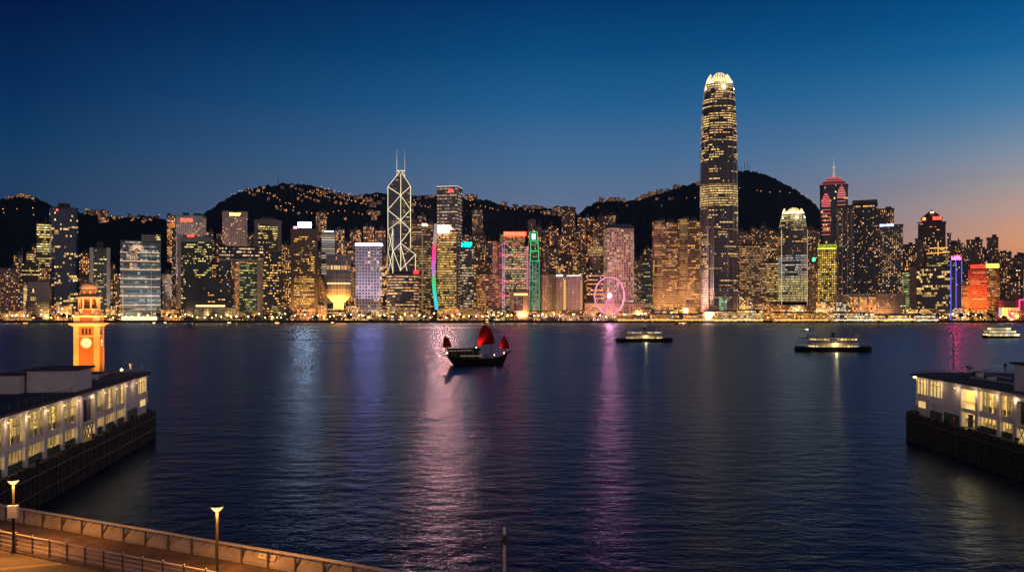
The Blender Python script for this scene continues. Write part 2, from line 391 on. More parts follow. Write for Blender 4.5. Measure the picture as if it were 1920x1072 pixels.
def sign(root, w, d, z0, z1, xa, xb, m, n=5, backing=None):
    """illuminated roof or parapet sign made of separate character-like strokes on a board; xa..xb are fractions of the width"""
    X0, X1 = -w/2+w*xa, -w/2+w*xb; yf = -d/2-1.4
    s = MB().box(X0-.6, X1+.6, yf+.9, yf+1.3, z0-.5, z1+.5).build('sign', backing or M_dark, root)
    t = MB(); cw = (X1-X0)/n; h = z1-z0; rs = random.Random(int(xa*1000)+n)
    for i in range(n):
        a = X0+i*cw+cw*.1; b = a+cw*.8
        t.box(a, b, yf+.5, yf+.89, z0+h*.42, z0+h*.60)
        t.box(a, a+cw*.26, yf+.45, yf+.885, z0, z1)
        if rs.random() < .7: t.box(b-cw*.26, b, yf+.46, yf+.886, z0, z1)
        if rs.random() < .6: t.box(a+.02, b-.02, yf+.47, yf+.884, z1-h*.2, z1-.01)
        if rs.random() < .6: t.box(a+.02, b-.02, yf+.48, yf+.883, z0+.01, z0+h*.2)
    t.build('lettering', m, s)
    return s
def led(root, pts, m, r=.6, name='light_strip'):
    t = MB()
    for a, b in zip(pts, pts[1:]): t.bar(a, b, r, n=4)
    return t.build(name, m, root)
def flood(root, w, d, H, col, power, n=1, front=45, ang=70, aim=.45):
    for i in range(n):
        x = (-w/2+w*(i+.5)/n) if n > 1 else 0
        light('floodlight', 'SPOT', (x, -d/2-front, 1.5), power, col, root, 2.0, (x, -d/2, H*aim), ang, .8)

AP, OF, HO = 'apartment_tower', 'office_tower', 'hotel_tower'
# ---------------------------------------------------------------- far left
r_,w,d,H = B(OF,'tower','tower with a bright lilac screen, beyond the left edge of the view',-52,-10,480,1500,'office')
MB().box(-w*.3,w*.4,-d/2-1,-d/2-.1,H*.35,H*.85).build('screen', glow('lilac_screen',(.62,.45,1),9), r_)
B(AP,'apartment block','pale brown apartment slab with one bright column of stair windows, far left edge',-6,38,503,1530,fac('apt',Wall=(.30,.2,.17),Strength=3.0),foot='notch')
r_,w,d,H = B('office_block','building','narrow block with a bright yellow stair column beside a brown apartment slab',38,53,528,1520,fac('aptdim',Wall=(.25,.2,.17)))
panel('stair_window', r_, -w*.12, w*.3, 6, H-6, -d/2-.3, .28, facade(Bay=9,Floor=3.6,W=.9,H=.6,Single=1.0,Run=1.0,ColA=YE,ColB=YW,Strength=3.5,Patch=0.0))
r_,w,d,H = B('exhibition_building','building','windowless grey block with one recessed window bay, beside the clock tower',53,93,527,1515,fac('officedim',Single=0.0,Run=0.0,Wall=(.34,.27,.25),Glass=(.30,.24,.22)),roofbits=False)
for i in range(3): panel('window', r_, -w*.40, -w*.12, H*(.30+.2*i), H*(.40+.2*i), -d/2-.2, .18, facade(Bay=3,Floor=50,W=.8,H=1.0,Single=.5,ColA=YE,ColB=YW,Strength=2.0,Patch=0.0))
B('low_building','building','low grey block in front of the windowless grey block',48,92,566,1492,fac('officedim',Single=.02,Run=.04,Wall=(.20,.17,.16)),roofbits=False)
r_,w,d,H = B(OF,'tower','stepped tower with a bright cross of yellow floors, left of the blue glass tower',40,72,493,1620,fac('office',ColA=YE,ColB=YW,Run=.5,Strength=2.6))
MB().box(-w*.2, w*.25, -d*.3, d*.3, H+1.2, H+22).build('upper_stage', fac('bands',Strength=2.5), r_)
MB().box(-w*.46, w*.46, -d/2-1.2, -d/2-.1, H*.52, H*.62).build('lit_cornice', fac('bands',Strength=3.0,Floor=3.2,H=.8), r_)
MB().bar((-w*.45,0,H),(-w*.45,0,H+30),.6,.2).build('mast', M_steel, r_)
B(OF,'tower','slim tower striped with bright yellow floors touching the blue glass tower',69,93,418,1640,fac('bands',Floor=4.6,H=.5,Strength=2.6,Row=.35,Run=.6,ColA=YE,ColB=GR),dr=1)
r_,w,d,H = B(OF,'tower','tall blue glass tower with scattered yellow windows, behind the clock tower',92,147,390,1600,fac('blue'),yaw=8,dr=.8,roofbits=False,chamfer=4)
MB().box(-w*.2,w*.22,-d*.25,d*.25,H+1.2,H+10).build('plant_room', M_dark, r_)
for i in range(5): MB().bar((-w*.18+w*.09*i,-3,H+10),(-w*.18+w*.09*i,-3,H+13),.5).build('mast', M_steel, r_)
MB().box(-w*.34,-w*.28,-d/2-.6,-d/2-.1,H-6,H-3).build('beacon', M_red_sign, r_)
B(AP,'apartment block','slim brown apartment tower just right of the blue glass tower',148,167,474,1640,'apt',foot='notch')
r_,w,d,H = B(OF,'tower','grey glass tower between two white side piers, right of the clock tower dome',168,207,466,1560,fac('officedim',Wall=(.06,.07,.08),Glass=(.03,.045,.05)),roofbits=False)
for s in (-1, 1): panel('side_pier', r_, s*w*.5-(w*.18 if s > 0 else 0), s*w*.5+(w*.18 if s < 0 else 0), 0, H+1.5, -d/2-1.5, 1.45, M_white)
MB().box(-w*.16,w*.16,-d*.2,d*.3,H+1.3,H+13).build('plant_room', M_roof, r_)
flood(r_, w, d, H, (.9,.8,.8), 60000, 1, 60)
B(AP,'apartment block','narrow warm lit tower left of the bright glass complex',213,228,513,1600,'apt')
# bright glass complex with fan emblem
r_,w,d,H = B('civic_glass_building','building','bright glass building with horizontal light lines and a red roof light',226,302,452,1530,
   fac('office',Bay=4,Floor=8,W=.95,H=.5,Run=.5,RunLen=5,ColA=(.7,.85,.85),ColB=YW,Strength=.8,Wall=(.10,.13,.16),Glass=(.06,.11,.13)),roofbits=False,yaw=0)
g_l = glow('warm_line', (1,.62,.36), 1.3)
zs = [PZ(y,1530)-3.5 for y in (474,490,506,523,538,555,572)]
for z in zs: MB().box(-w/2-.5,w*.47,-d/2-.9,-d/2-.05,z,z+1.0).build('floor_light', g_l, r_)
M_lant = fac('grid',Bay=3,Floor=3,W=.6,H=.7,Single=.9,ColA=(1,.55,.3),ColB=WH,Strength=1.8,Patch=0.0,Wall=(.3,.25,.22))
MB().box(-w*.36,-w*.06,-d/2-1.5,-d/2-.06,zs[1]+2,zs[0]+2).build('lantern', M_lant, r_)
MB().box(-w*.28,-w*.08,-d/2-1.5,-d/2-.06,zs[2]+2,zs[1]-3).build('lantern', fac('grid',Bay=6,Floor=12,W=.6,H=.8,Single=1.0,ColA=OR2,ColB=YW,Strength=2.2,Patch=0.0), r_)
f_ = MB()
for i in range(11):
    a = math.pi*i/10; f_.bar((-w*.10+3*math.cos(a),-d/2-1.8,H-16+3*math.sin(a)),(-w*.10+12*math.cos(a),-d/2-1.8,H-16+11*math.sin(a)),.35,n=4)
f_.build('fan_emblem', glow('fan', (1,.55,.35), 1.6), r_)
MB().box(w*.02,w*.5,-d*.35,d*.4,H+1.3,H+13).build('upper_stage', fac('officedim',Wall=(.42,.35,.33)), r_)
sign(r_,w,d*.55,H+5,H+10,.56,.74,M_red_sign,3)
for s in (-.44,.26): panel('vertical_rib', r_, w*s-.6, w*s+.6, 4, H-4, -d/2-1.2, 1.1, M_white)
MB().box(-w*.47,w*.40,-d/2-10,-d/2-.2,0,7).build('canopy', glow('lobby', (1,.75,.45), 1.4), r_)
flood(r_, w, d, H, (.75,.9,1), 90000, 2, 50)
B(AP,'apartment block','small grey block with an orange lit foot, right of the bright glass building',304,322,514,1570,fac('aptdim',Wall=(.25,.22,.2)))
B(AP,'apartment block','orange lit apartment tower left of the white hotel with a red sign',313,329,404,1900,'aptbright',foot='notch',yb=492)
# white hotel with red sign
r_,w,d,H = B(HO,'hotel','white hotel tower with a red sign on its curved parapet',330,387,407,1620,fac('grid',Bay=4,Floor=3.6,Single=.18,Wall=(.50,.42,.40),ColA=OR,ColB=YW,Strength=2.4,W=.45,H=.45),foot='rect',yaw=-16,dr=.4,roofbits=False)
sign(r_,w,d,H-9,H-3,.16,.62,M_red_sign,4,M_white)
MB().box(-w/2,w/2,-d/2-.5,d/2,H+1.3,H+3).build('roof_slab', M_white, r_)
panel('band', r_, -w/2, w/2, H-11, H+1, -d/2-.8, .75, M_white)
MB().box(-w*.3,-w*.1,-3,4,H+3,H+9).build('plant_room', M_roof, r_); MB().box(w*.1,w*.35,-3,4,H+3,H+8).build('plant_room', M_roof, r_)
flood(r_, w, d, H, (1,.76,.7), 420000, 1, 70, 60, .8)
r_,w,d,H = B(OF,'tower','dark green glass office with a red sign, just below the white hotel',336,403,446,1545,fac('officedim',Floor=4.2,Run=.35,RunLen=4,ColA=YE,ColB=GR,Wall=(.03,.05,.05)),yaw=-10,dr=.5)
panel('side_pier', r_, -w/2-2.5, -w/2+3.5, 0, H+6, -d/2-1.5, 3, M_white)
panel('crown_band', r_, -w/2+4, w/2, H-7, H+2, -d/2-1.2, 1.1, mat('pale_band',(.4,.38,.36),.7))
sign(r_,w,d,H-1,H+5,.24,.46,M_red_sign,3)
B(OF,'tower','blank dark slab rising in front of the green glass office',348,372,520,1500,fac('officedim',Run=.03,Single=.02),roofbits=False)
B(OF,'tower','dark office block with a few orange windows above the glass convention hall',371,440,523,1520,fac('officedim',Run=.06,Single=.03,ColA=OR,ColB=YE),roofbits=False)
B(OF,'tower','dark office wing with orange windows left of the gateway building',390,424,463,1560,fac('officedim',Run=.30,RunLen=3,ColA=OR,ColB=YE))
# gateway building
Yg = 1540; X = PXW(452,Yg)
r_ = empty('gateway_building',(X,Yg,3.5),-math.atan2(X,Yg),'dark gateway shaped office building with a wide open arch and pale leg','building')
gz = lambda y: PZ(y,Yg)-3.5; gx = lambda x: (x-452)/FPX*Yg*.96
MB().box(gx(411),gx(494),0,28,gz(486),gz(465)).build('bridge_block', fac('officedim',Floor=6,Run=.34,RunLen=4,ColA=OR2,ColB=WH,Wall=(.04,.05,.07),Strength=2.2), r_)
MB().box(gx(411),gx(494),-1.5,28,gz(489),gz(486)).build('soffit', M_white, r_)
MB().box(gx(482),gx(493),0,28,0,gz(489)).build('leg', M_white, r_)
MB().box(gx(412),gx(434),0,28,0,gz(489)).build('leg', fac('officedim',Run=.08), r_)
MB().box(gx(435),gx(448),6,28,0,gz(490)).build('stair_core', fac('aptbright',Single=.8,Wall=(.3,.22,.15),Strength=2.6), r_)
MB().box(gx(449),gx(481),8,28,0,gz(492)).build('glass_block', fac('officedim',Floor=4.4,Run=.5,RunLen=4,ColA=YE,ColB=GR,Wall=(.05,.13,.12),Glass=(.03,.10,.10),Strength=1.8), r_)
MB().box(gx(415),gx(490),4,24,gz(465),gz(461)).build('plant_room', M_roof, r_)
r_,w,d,H = B(HO,'hotel','pinkish hotel tower with a bowed front and gold roof sign',417,464,398,1660,fac('grid',Bay=3.4,Floor=3.4,Single=.22,Wall=(.46,.34,.32),ColA=OR,ColB=YW,Strength=2.6,W=.5,H=.5),foot='round',dr=.5,roofbits=False)
panel('crown_band', r_, -w*.5-.6, w*.5+.6, H-10, H+1, -d/2-w*.19, w*.19+4, mat('pink_band',(.42,.36,.33),.7))
sign(r_,w,d+w*.36,H-7.5,H-2.5,.28,.74,glow('gold_sign',(1,.6,.12),7),5,M_dark)
flood(r_, w, d, H, (1,.7,.62), 420000, 1, 80, 60, .8)
r_,w,d,H = B(OF,'tower','office tower with green yellow floors between pale side piers, right of the pinkish hotel',477,528,414,1600,fac('office',ColA=YE,ColB=GR,Run=.45,RunLen=5,Floor=4.2,Strength=2.6),dr=.6,roofbits=False)
for s in (-1,1): panel('side_pier', r_, s*w/2-(w*.14 if s>0 else 0), s*w/2+(w*.14 if s<0 else 0), 0, H+1.3, -d/2-1.5, 1.45, mat('pier_stone',(.30,.26,.26),.8))
panel('crown_band', r_, -w*.35, w*.35, H-8, H+3, -d/2-1.3, 1.25, M_conc)
MB().box(-w*.25,w*.2,-d*.3,d*.3,H+1.3,H+8).build('plant_room', M_roof, r_)
B(OF,'tower','dark glass block with scattered orange windows right of the gateway building',494,527,472,1535,fac('officedim',Floor=4.6,Run=.32,RunLen=2,ColA=OR2,ColB=YE,Strength=3.4),roofbits=False)
Yf=1500; X=PXW(527,Yf); r_=empty('framed_pavilion',(X,Yf,3.5),-math.atan2(X,Yf),'low dark block inside a thin pale frame on the waterfront','building')
MB().box(-14,14,1,16,0,22).build('wall', fac('officedim',Run=.15), r_); fr=MB()
fr.box(-16,-15,-.5,1.5,0,25); fr.box(15,16,-.5,1.5,0,25); fr.box(-14.99,14.99,-.4,1.4,24,25); fr.box(-14.98,14.98,-.3,.9,11,12); fr.build('frame', M_white, r_)
# convention hall: glazed barrel
Yh=1492; X=PXW(406,Yh); r_=empty('convention_hall',(X,Yh,3.5),-math.atan2(X,Yh),'low glazed convention hall with a lit strip under its flat roof','building')
hb=MB(); n=14
ring=[(-38+76*i/n, -9*math.sin(math.pi*i/n)) for i in range(n+1)]
hb.prism(ring+[(38,18),(-38,18)],0,22,0,True,[(x*.94,y*.85) for x,y in ring]+[(36,18),(-36,18)],1)
hb.build('wall',[facade(Bay=6,Floor=5,W=.9,H=.88,Single=.5,ColA=(.5,.55,.35),ColB=YE,Strength=.35,Wall=(.25,.22,.18),Glass=(.06,.08,.06),Patch=.5),M_roof],r_)
MB().box(-34,14,-2,14,24,27).build('lit_gallery', glow('gallery',(1,.75,.25),2.2), r_); MB().box(-36,16,-4,16,27.1,28.5).build('roof', M_dark, r_)
B(AP,'apartment block','warm lit apartment tower squeezed between pale pier office and gold office',528,545,459,1700,'apt',foot='notch')
# gold office with white sign
r_,w,d,H = B(OF,'tower','brown gold office tower with a bright white rooftop sign',545,596,430,1540,fac('office',Bay=2.0,Floor=4.0,Run=.42,RunLen=11,ColA=(1,.5,.06),ColB=YE,Wall=(.16,.10,.06),Glass=(.05,.03,.015),Strength=2.6),roofbits=False,dr=.8)
for s in (-1,1): panel('side_pier', r_, s*w/2-(w*.12 if s>0 else 0), s*w/2+(w*.12 if s<0 else 0), 0, H+1, -d/2-1.4, 1.35, mat('brown_stone',(.20,.13,.08),.6))
panel('crown_band', r_, -w*.38, w*.38, H-12, H+1, -d/2-1.3, 1.25, mat('brown_band',(.20,.13,.08),.6))
MB().box(-w*.22,w*.26,-d*.4,d*.2,H+1.3,H+14).build('sign_box', M_dark, r_)
MB().box(-w*.22,w*.26,-d*.4-.6,-d*.4-.05,H+4,H+13).build('sign', glow('white_screen',(.8,.92,1),50), r_)
MB().box(-w*.40,-w*.26,-d*.45,-d*.3,H+1.3,H+5).build('beacon', glow('pink_beacon',(1,.15,.5),7), r_)
flood(r_, w, d, H, (1,.6,.25), 160000, 2, 40, 60, .2)
B(AP,'apartment block','dim apartment tower on the slope above the gold office',592,612,398,1950,'apt',foot='notch',yb=450)
B(AP,'apartment block','thin apartment tower beside the curved white striped tower',629,646,430,1750,'apt',foot='notch')
r_,w,d,H = B(OF,'tower','curved tower with white lit floor lines behind the funnel based building',603,628,436,1680,facade(Bay=30,Floor=4.4,W=1.0,H=.4,Single=1.0,Run=1.0,ColA=(1,.75,.5),ColB=WH,Strength=1.5,Wall=(.12,.12,.14),Patch=.8),foot='round',dr=.9,roofbits=False)
MB().box(-w*.3,w*.4,-d*.5,-d*.4,H+1.3,H+3.5).build('light_strip', glow('green_white',(.7,1,.8),3), r_)
# funnel based building
Yt=1530; X=PXW(635,Yt); r_=empty('funnel_based_building',(X*(1+20/Yt),Yt+20,3.5),-math.atan2(X,Yt),'grey block with vertical fins standing on an orange lit funnel base','building')
zz=lambda y: PZ(y,Yt)-3.5; q=lambda p: p/FPX*Yt*.98
wq=q(22.5)
MB().prism(rect(wq*2,40),zz(555),zz(481),0,True,None,1).build('wall',[fac('office',Bay=2.6,Floor=9,W=.5,H=.8,Run=.02,Single=.02,Wall=(.26,.21,.17),Glass=(.05,.05,.04)),M_roof],r_)
MB().prism(rect(q(26),26),zz(566),zz(555),0,True,rect(wq*2,40),1,0,True).build('funnel', mat('funnel_stone',(.5,.4,.3),.7), r_)
MB().prism(rect(q(20),20),0,zz(566)-.05).build('stem', M_conc, r_)
MB().box(-wq*.96,wq*.96,-20.6,-20.05,zz(532),zz(530)).build('light_strip', glow('warm_row',(1,.75,.3),2.2), r_)
MB().box(-wq-1,wq+1,-21,20,zz(481),zz(478)).build('roof_slab', M_conc, r_)
for i in range(8): panel('fin', r_, -wq+wq*2*i/7-.5, -wq+wq*2*i/7+.5, zz(555), zz(481), -21.2, 1.15, M_conc)
MB().box(-q(34),q(50),-22,10,0,16).build('podium', fac('office',Run=.3,ColA=OR2,ColB=YE,Wall=(.15,.13,.11)), r_)
for sx_ in (-1,1): light('floodlight','SPOT',(sx_*14,-38,17),420000,(1,.45,.08),r_,1,(sx_*8,-10,zz(560)),75)
# white grid hotel
r_,w,d,H = B(HO,'hotel','white gridded hotel tower floodlit lavender with a violet rooftop light strip',667,716,462,1520,fac('grid',Bay=5.2,Floor=5.6,W=.5,H=.5,Single=.16,ColA=OR2,ColB=YW,Strength=3.5,Wall=(.74,.66,.70),Glass=(.015,.015,.02),Patch=.6),roofbits=False,dr=.5)
MB().box(-w/2-.5,w/2+.5,-d/2-.9,-d/2+.4,H+1.3,H+5.2).build('light_strip', glow('violet_strip',(.55,.44,1),44), r_)
flood(r_, w, d, H, (.86,.72,.95), 62000, 3, 85, 90, .75)
B(AP,'apartment block','wide orange lit apartment block behind the lavender floodlit hotel',681,701,425,1780,'aptbright',foot='notch'); B(AP,'apartment block','dark apartment tower next to the lattice lit prism tower',703,723,432,1740,'apt',foot='notch')
B(AP,'apartment block','small orange windowed tower behind the funnel based building and lavender hotel gap',656,678,431,1850,'apt',foot='notch')

# ---------------------------------------------------------------- prismatic tower with X-shaped light lines
Yb=1570; ctr=P(748,583,Yb); r_=empty('prismatic_skyscraper',(ctr.x,Yb,3.5),0,'angular glass skyscraper traced by crossing white light lines with twin masts','skyscraper')
L=lambda px,py,dy: Vector(((px-748)/FPX*Yb, dy, PZ(py,Yb)-3.5))
glass=fac('officedim',Bay=2.4,Floor=4.0,Run=.13,RunLen=5,Single=.04,ColA=YE,ColB=YW,Strength=1.4,Wall=(.05,.055,.06),Glass=(.04,.05,.06),gloss=.2)
def tri_shaft(name, pts, ytops, ybots, capmi=1):
    b=MB(); n=len(pts); u=0
    lo=[L(x,yb_,dy) for (x,dy),yb_ in zip(pts,ybots)]; hi=[L(x,yt_,dy) for (x,dy),yt_ in zip(pts,ytops)]
    for i in range(n):
        j=(i+1)%n; Ln=(lo[j]-lo[i]).length; b.face([lo[i],lo[j],hi[j],hi[i]],[(u,lo[i].z),(u+Ln,lo[j].z),(u+Ln,hi[j].z),(u,hi[i].z)]); u+=Ln
    for i in range(1,n-1): b.face([hi[0],hi[i],hi[i+1]],[(hi[q_].x,hi[q_].z) for q_ in (0,i,i+1)])
    return b.build(name,[glass],r_)
tri_shaft('upper_shaft',[(725,16),(751,0),(768,12),(747,34)],[348,322,348,324],[596,596,596,596])
tri_shaft('lower_shaft',[(751,-1),(777.5,14),(768,26),(752,12)],[456,476,470,450],[596,596,596,596])
tri_shaft('lower_shaft',[(724.5,15),(737,5),(751,-.5),(740,24)],[428,426,458,440],[596,596,596,596])
led_m=glow('white_line',(1,.86,.55),1.5)
def line(pts,r=.46): 
    led(r_,[L(x,y,dy) for x,y,dy in pts],led_m,r)
Lx,Cx_,Rx=(725,15),(751.5,-1),(768.5,11)
line([(725,348,15),(725,512,15)]); line([(751.5,326,-1),(751.5,512,-2)]); line([(768.5,348,11),(768.5,466,11)])
line([(725,348,15),(747,322,10)]); line([(768.5,348,11),(752,322,8)])
for y0,y1 in ((348,366),(392,366),(392,413),(430,413)):
    line([(725,y0,14),(751.5,y1,-2)])
for y0,y1 in ((348,366),(392,366),(392,413),(430,413),(430,455),(474,455)):
    if y0!=474: line([(768.5,y0,10.5),(751.5,y1,-2)])
line([(751.5,456,-2),(777.5,476,13)]); line([(777.5,476,13),(777.5,512,13)]); line([(777.5,476,13),(751.5,506,-2.5)]); 
line([(736,427,4),(736,512,4)]); line([(725,430,14),(736,470,4)]); line([(736,430,4),(726,470,14)]); line([(736,470,4),(726,508,14)]); line([(725,470,14),(736,508,4)])
line([(725,430,14),(751.5,413,-2)]); line([(737,470,3),(751.5,456,-2)]); line([(737,470,3),(751.5,508,-2)])
line([(751.5,460,-2),(764,512,4)],.45)
line([(742.5,330,12),(742.5,312,12)]); line([(757.5,330,12),(757.5,312,12)]); line([(742.5,318,12),(757.5,318,12)]); line([(743,328,12),(757,318,12)],.4); line([(757,328,12),(743,318,12)],.4)
for x in (742.5,757.5):
    b=MB(); a=L(x,330,12); b.bar(a,L(x,300,12),.9,.7); b.bar(L(x,300,12),L(x,279,12),.5,.25); b.build('mast', mat('mast_white',(.7,.7,.7),.5), r_)
light('floodlight','POINT',L(750,308,-20),30000,(1,.95,.8),r_,1)
r_,w,d,H = B('low_office_building','building','wide low office with a red corner sign in front of the prismatic skyscraper',725,786,515,1515,fac('bands',Floor=5,H=.36,Bay=3,Row=.2,Run=.72,RunLen=5,ColA=OR2,ColB=YW,Strength=2.6,Wall=(.12,.10,.09)),foot='round',dr=.4,roofbits=False)
MB().box(-w*.3,w*.25,-d*.3,d*.3,H+1.3,H+7).build('plant_room', M_dark, r_)
MB().box(w*.33,w*.48,-d*.5-1,-d*.4,H+1,H+8).build('sign', glow('red_box',(1,.02,.03),3.5), r_)
r_,w,d,H = B(OF,'tower','grey thin striped office with small bright sign, right of the prismatic skyscraper',774,808,418,1640,fac('bands',Floor=4.6,H=.3,Row=.12,Run=.55,RunLen=4,Strength=1.6,Wall=(.17,.15,.14)),dr=.8)
sign(r_,w,d,H-6,H-1,.5,.85,glow('orange_white_sign',(1,.55,.3),7),3)
panel('light_strip', r_, w*.0, w*.05, 20, H-20, -d/2-.5, .45, glow('dim_strip',(1,.65,.35),.25))
# rainbow edged gold office
r_,w,d,H = B(OF,'tower','gold banded office tower with a rainbow LED edge and white top sign',820,858,433,1530,fac('bands',Floor=4.3,H=.5,Bay=2.6,Row=.62,Run=.9,RunLen=12,ColA=(1,.62,.14),ColB=YE,Strength=2.1,Wall=(.16,.12,.07),Patch=.5),dr=.7,roofbits=False)
MB().prism([(-w*.5,-d*.5),(w*.42,-d*.5),(w*.42,d*.5),(-w*.5,d*.5)],H+1.3,H+12,0,True,[(-w*.5,-d*.3),(w*.1,-d*.3),(w*.1,d*.4),(-w*.5,d*.4)]).build('crown', M_conc, r_)
MB().box(-w*.46,w*.08,-d*.5-.9,-d*.5-.1,H-2,H+7).build('sign', glow('warm_white_sign',(1,.38,.30),700), r_)
panel('glass_corner', r_, w*.44, w*.52, 0, H-10, -d/2-1.5, 3, mat('blue_glass',(.03,.05,.08),.15))
def rainbow():
    m=bpy.data.materials.new('rainbow_led'); m.use_nodes=True; k=NT(m.node_tree); b=k.n['Principled BSDF']
    u,v,_=k.sep(k.new('ShaderNodeUVMap',uv_map='UVMap').outputs[0])
    c=k.ramp(v,[(0,(0,.55,.75)),(.16,(0,.7,.6)),(.30,(0,.75,.25)),(.38,(.1,.5,.1)),(.42,(.45,.25,.5)),(.50,(.55,.12,.7)),(.62,(.95,.02,.35)),(.74,(1,.04,.12)),(.78,(.35,.25,.24)),(1,(.30,.26,.26))])
    st=k.m('ADD',.55,k.m('MULTIPLY',.45,k.m('GREATER_THAN',k.m('FRACT',k.m('MULTIPLY',v,26)),.12)))
    k.put(b.inputs['Emission Color'],c); k.put(b.inputs['Emission Strength'],k.m('MULTIPLY',st,1.1)); b.inputs['Base Color'].default_value=(.3,.3,.3,1)
    return m
n=30; rb=MB(); z_=lambda y: PZ(y,1530)-3.5
def edge(t): # t 0 bottom .. 1 top, px of left edge
    return 814-4.5*math.sin(math.pi*min(1,t*1.05))*1.0 + (2.0 if t<.2 else 0)*(1-t/.2) - (0 if t<.8 else 0)
x2l=lambda px: (px-839)/FPX*1530*.997
for i in range(n):
    t0,t1=i/n,(i+1)/n; a,b=z_(581)+(z_(420)-z_(581))*t0, z_(581)+(z_(420)-z_(581))*t1
    e0,e1=x2l(edge(t0)),x2l(edge(t1)); f0,f1=e0+6.6,e1+6.6
    rb.face([(e0,-d/2-3,a),(f0,-d/2-3,a),(f1,-d/2-3,b),(e1,-d/2-3,b)],[(0,t0),(1,t0),(1,t1),(0,t1)])
    rb.face([(e0,-d/2+6,a),(e0,-d/2-3,a),(e1,-d/2-3,b),(e1,-d/2+6,b)],[(0,t0),(1,t0),(1,t1),(0,t1)])
    rb.face([(f0,-d/2-3,a),(f0,-d/2+6,a),(f1,-d/2+6,b),(f1,-d/2-3,b)],[(0,t0),(1,t0),(1,t1),(0,t1)])
rb.build('led_edge', rainbow(), r_)
# tall square tower with diamond light grid
r_,w,d,H = B('skyscraper','skyscraper','tall square tower covered in small pale lights with a red logo at the top',819,867,351,1650,facade(Bay=5.2,Floor=6.4,W=.72,H=.38,Single=.72,Run=0.0,ColA=(1,.66,.38),ColB=WH,Strength=1.25,Wall=(.17,.13,.11),Glass=(.06,.05,.045),Patch=.35),yaw=-17,dr=.95,roofbits=False)
MB().box(w*.12,w*.32,-d/2-1,-d/2-.1,H-10,H-4).build('sign', glow('red_logo',(1,.03,.03),5), r_)
led(r_,[(-w/2-.5,-d/2-.5,H+1.5),(w/2+.5,-d/2-.5,H+1.5),(w/2+.5,d/2,H+1.5)],glow('roof_line',(1,.75,.55),1.8),.5)
r_,w,d,H = B(OF,'tower','grey tower with a teal top sign, right of the gold banded office',863,888,466,1540,fac('office',Floor=4.6,Run=.55,RunLen=2,Bay=3,ColA=YW,ColB=WH,Strength=1.7,Wall=(.13,.13,.13)),dr=.8,roofbits=False)
MB().box(-w*.42,w*.4,-d*.4,d*.3,H+1.3,H+12).build('sign_box', fac('officedim',Single=0.0,Run=0.0), r_)
sign(r_,w,d*.8,H+3,H+11,.10,.88,glow('teal_sign',(.0,.9,.42),14),4,mat('teal_board',(.02,.15,.12),.5,0,(.0,.25,.2),.5))
B(AP,'apartment block','slender stepped apartment tower standing high behind the teal topped tower',885,905,393,1800,fac('apt',Wall=(.26,.2,.2),Strength=2.4),foot='notch'); B(AP,'apartment block','broad shouldered base tower below the slender stepped apartment tower',879,911,441,1790,'aptdim',foot='notch')
B('low_office_building','building','beige block with a column of orange windows left of the red roofed bank tower',893,935,514,1530,fac('office',Floor=4.4,Run=.6,RunLen=3,ColA=OR,ColB=YE,Strength=2.2,Wall=(.30,.21,.15)),yaw=18,dr=.7)
# bank tower with exposed trusses
Yk=1540; r_,w,d,H = B('bank_tower','bank building','pink lit bank tower with exposed trusses and a red roof sign',924,991,462,Yk,fac('office',Floor=4.3,Run=.85,RunLen=5,Bay=2.2,ColA=GR,ColB=YW,Strength=1.9,Wall=(.16,.14,.14),Patch=.5),dr=.5,roofbits=False)
M_truss=mat('pink_truss',(.6,.5,.5),.5); pk=glow('pink_tube',(1,.16,.20),1.2)
h1=PZ(440,Yk)-3.5
MB().box(-w*.30,w*.40,-d*.3,d*.4,H+1.3,h1).build('upper_stage', fac('office',Run=.7,ColA=OR,ColB=GR,Strength=1.5,Wall=(.2,.16,.16)), r_)
sign(r_,w,d*.65,h1-1,h1+5,.32,.92,M_red_sign,7,mat('red_board',(.2,.02,.02),.5,0,(1,.02,.008),24))
for xa in (-.48,-.20,.34,.46):
    t=MB()
    for dx in (-1.6,1.6):
        t.bar((w*xa+dx,-d/2-2.5,0),(w*xa+dx,-d/2-2.5,H+(6 if abs(xa)<.4 else -8)),.55,n=5)
    for i in range(int(H/7)): t.bar((w*xa-1.6,-d/2-2.5,4+7*i),(w*xa+1.6,-d/2-2.5,4+7*i),.35,n=4)
    t.build('truss_mast', M_truss if xa!=-.20 else mat('lilac_mast',(.6,.5,.6),.5,0,(.7,.35,.6),.5), r_)
for yy in (474,496,524,549):
    z=PZ(yy,Yk)-3.5; t=MB(); t.bar((-w*.32,-d/2-3,z),(-w*.05,-d/2-3,z-6),.5,n=4); t.bar((-w*.05,-d/2-3,z-6),(w*.12,-d/2-3,z-6),.5,n=4); t.bar((w*.12,-d/2-3,z-6),(w*.38,-d/2-3,z),.5,n=4); t.bar((-w*.32,-d/2-3,z-6),(w*.38,-d/2-3,z-6.5),.4,n=4); t.build('light_truss', pk, r_)
for sgn in (-1,1):
    t=MB(); z=PZ(455,Yk)-3.5; t.bar((sgn*w*.03,-d/2-3,z-8),(sgn*w*.18,-d/2-3,z),.45,n=4); t.bar((sgn*w*.18,-d/2-3,z),(sgn*w*.36,-d/2-3,z-8),.45,n=4); t.build('light_truss', pk, r_)
panel('side_stair', r_, -w*.5, -w*.38, 30, PZ(452,Yk)-3.5, -d/2-1, 3, facade(Bay=3,Floor=3.4,W=.8,H=.5,Single=1.0,ColA=(1,.2,.05),ColB=(1,.35,.12),Strength=1.7,Wall=(.35,.15,.12),Patch=0.0))
panel('side_pier', r_, -w*.38, -w*.24, 0, H+8, -d/2-.9, 2, mat('grey_pier',(.35,.29,.28),.7))
panel('light_strip', r_, w*.44, w*.5, 40, H, -d/2-.9, .85, glow('magenta_strip',(1,.25,.4),.9))
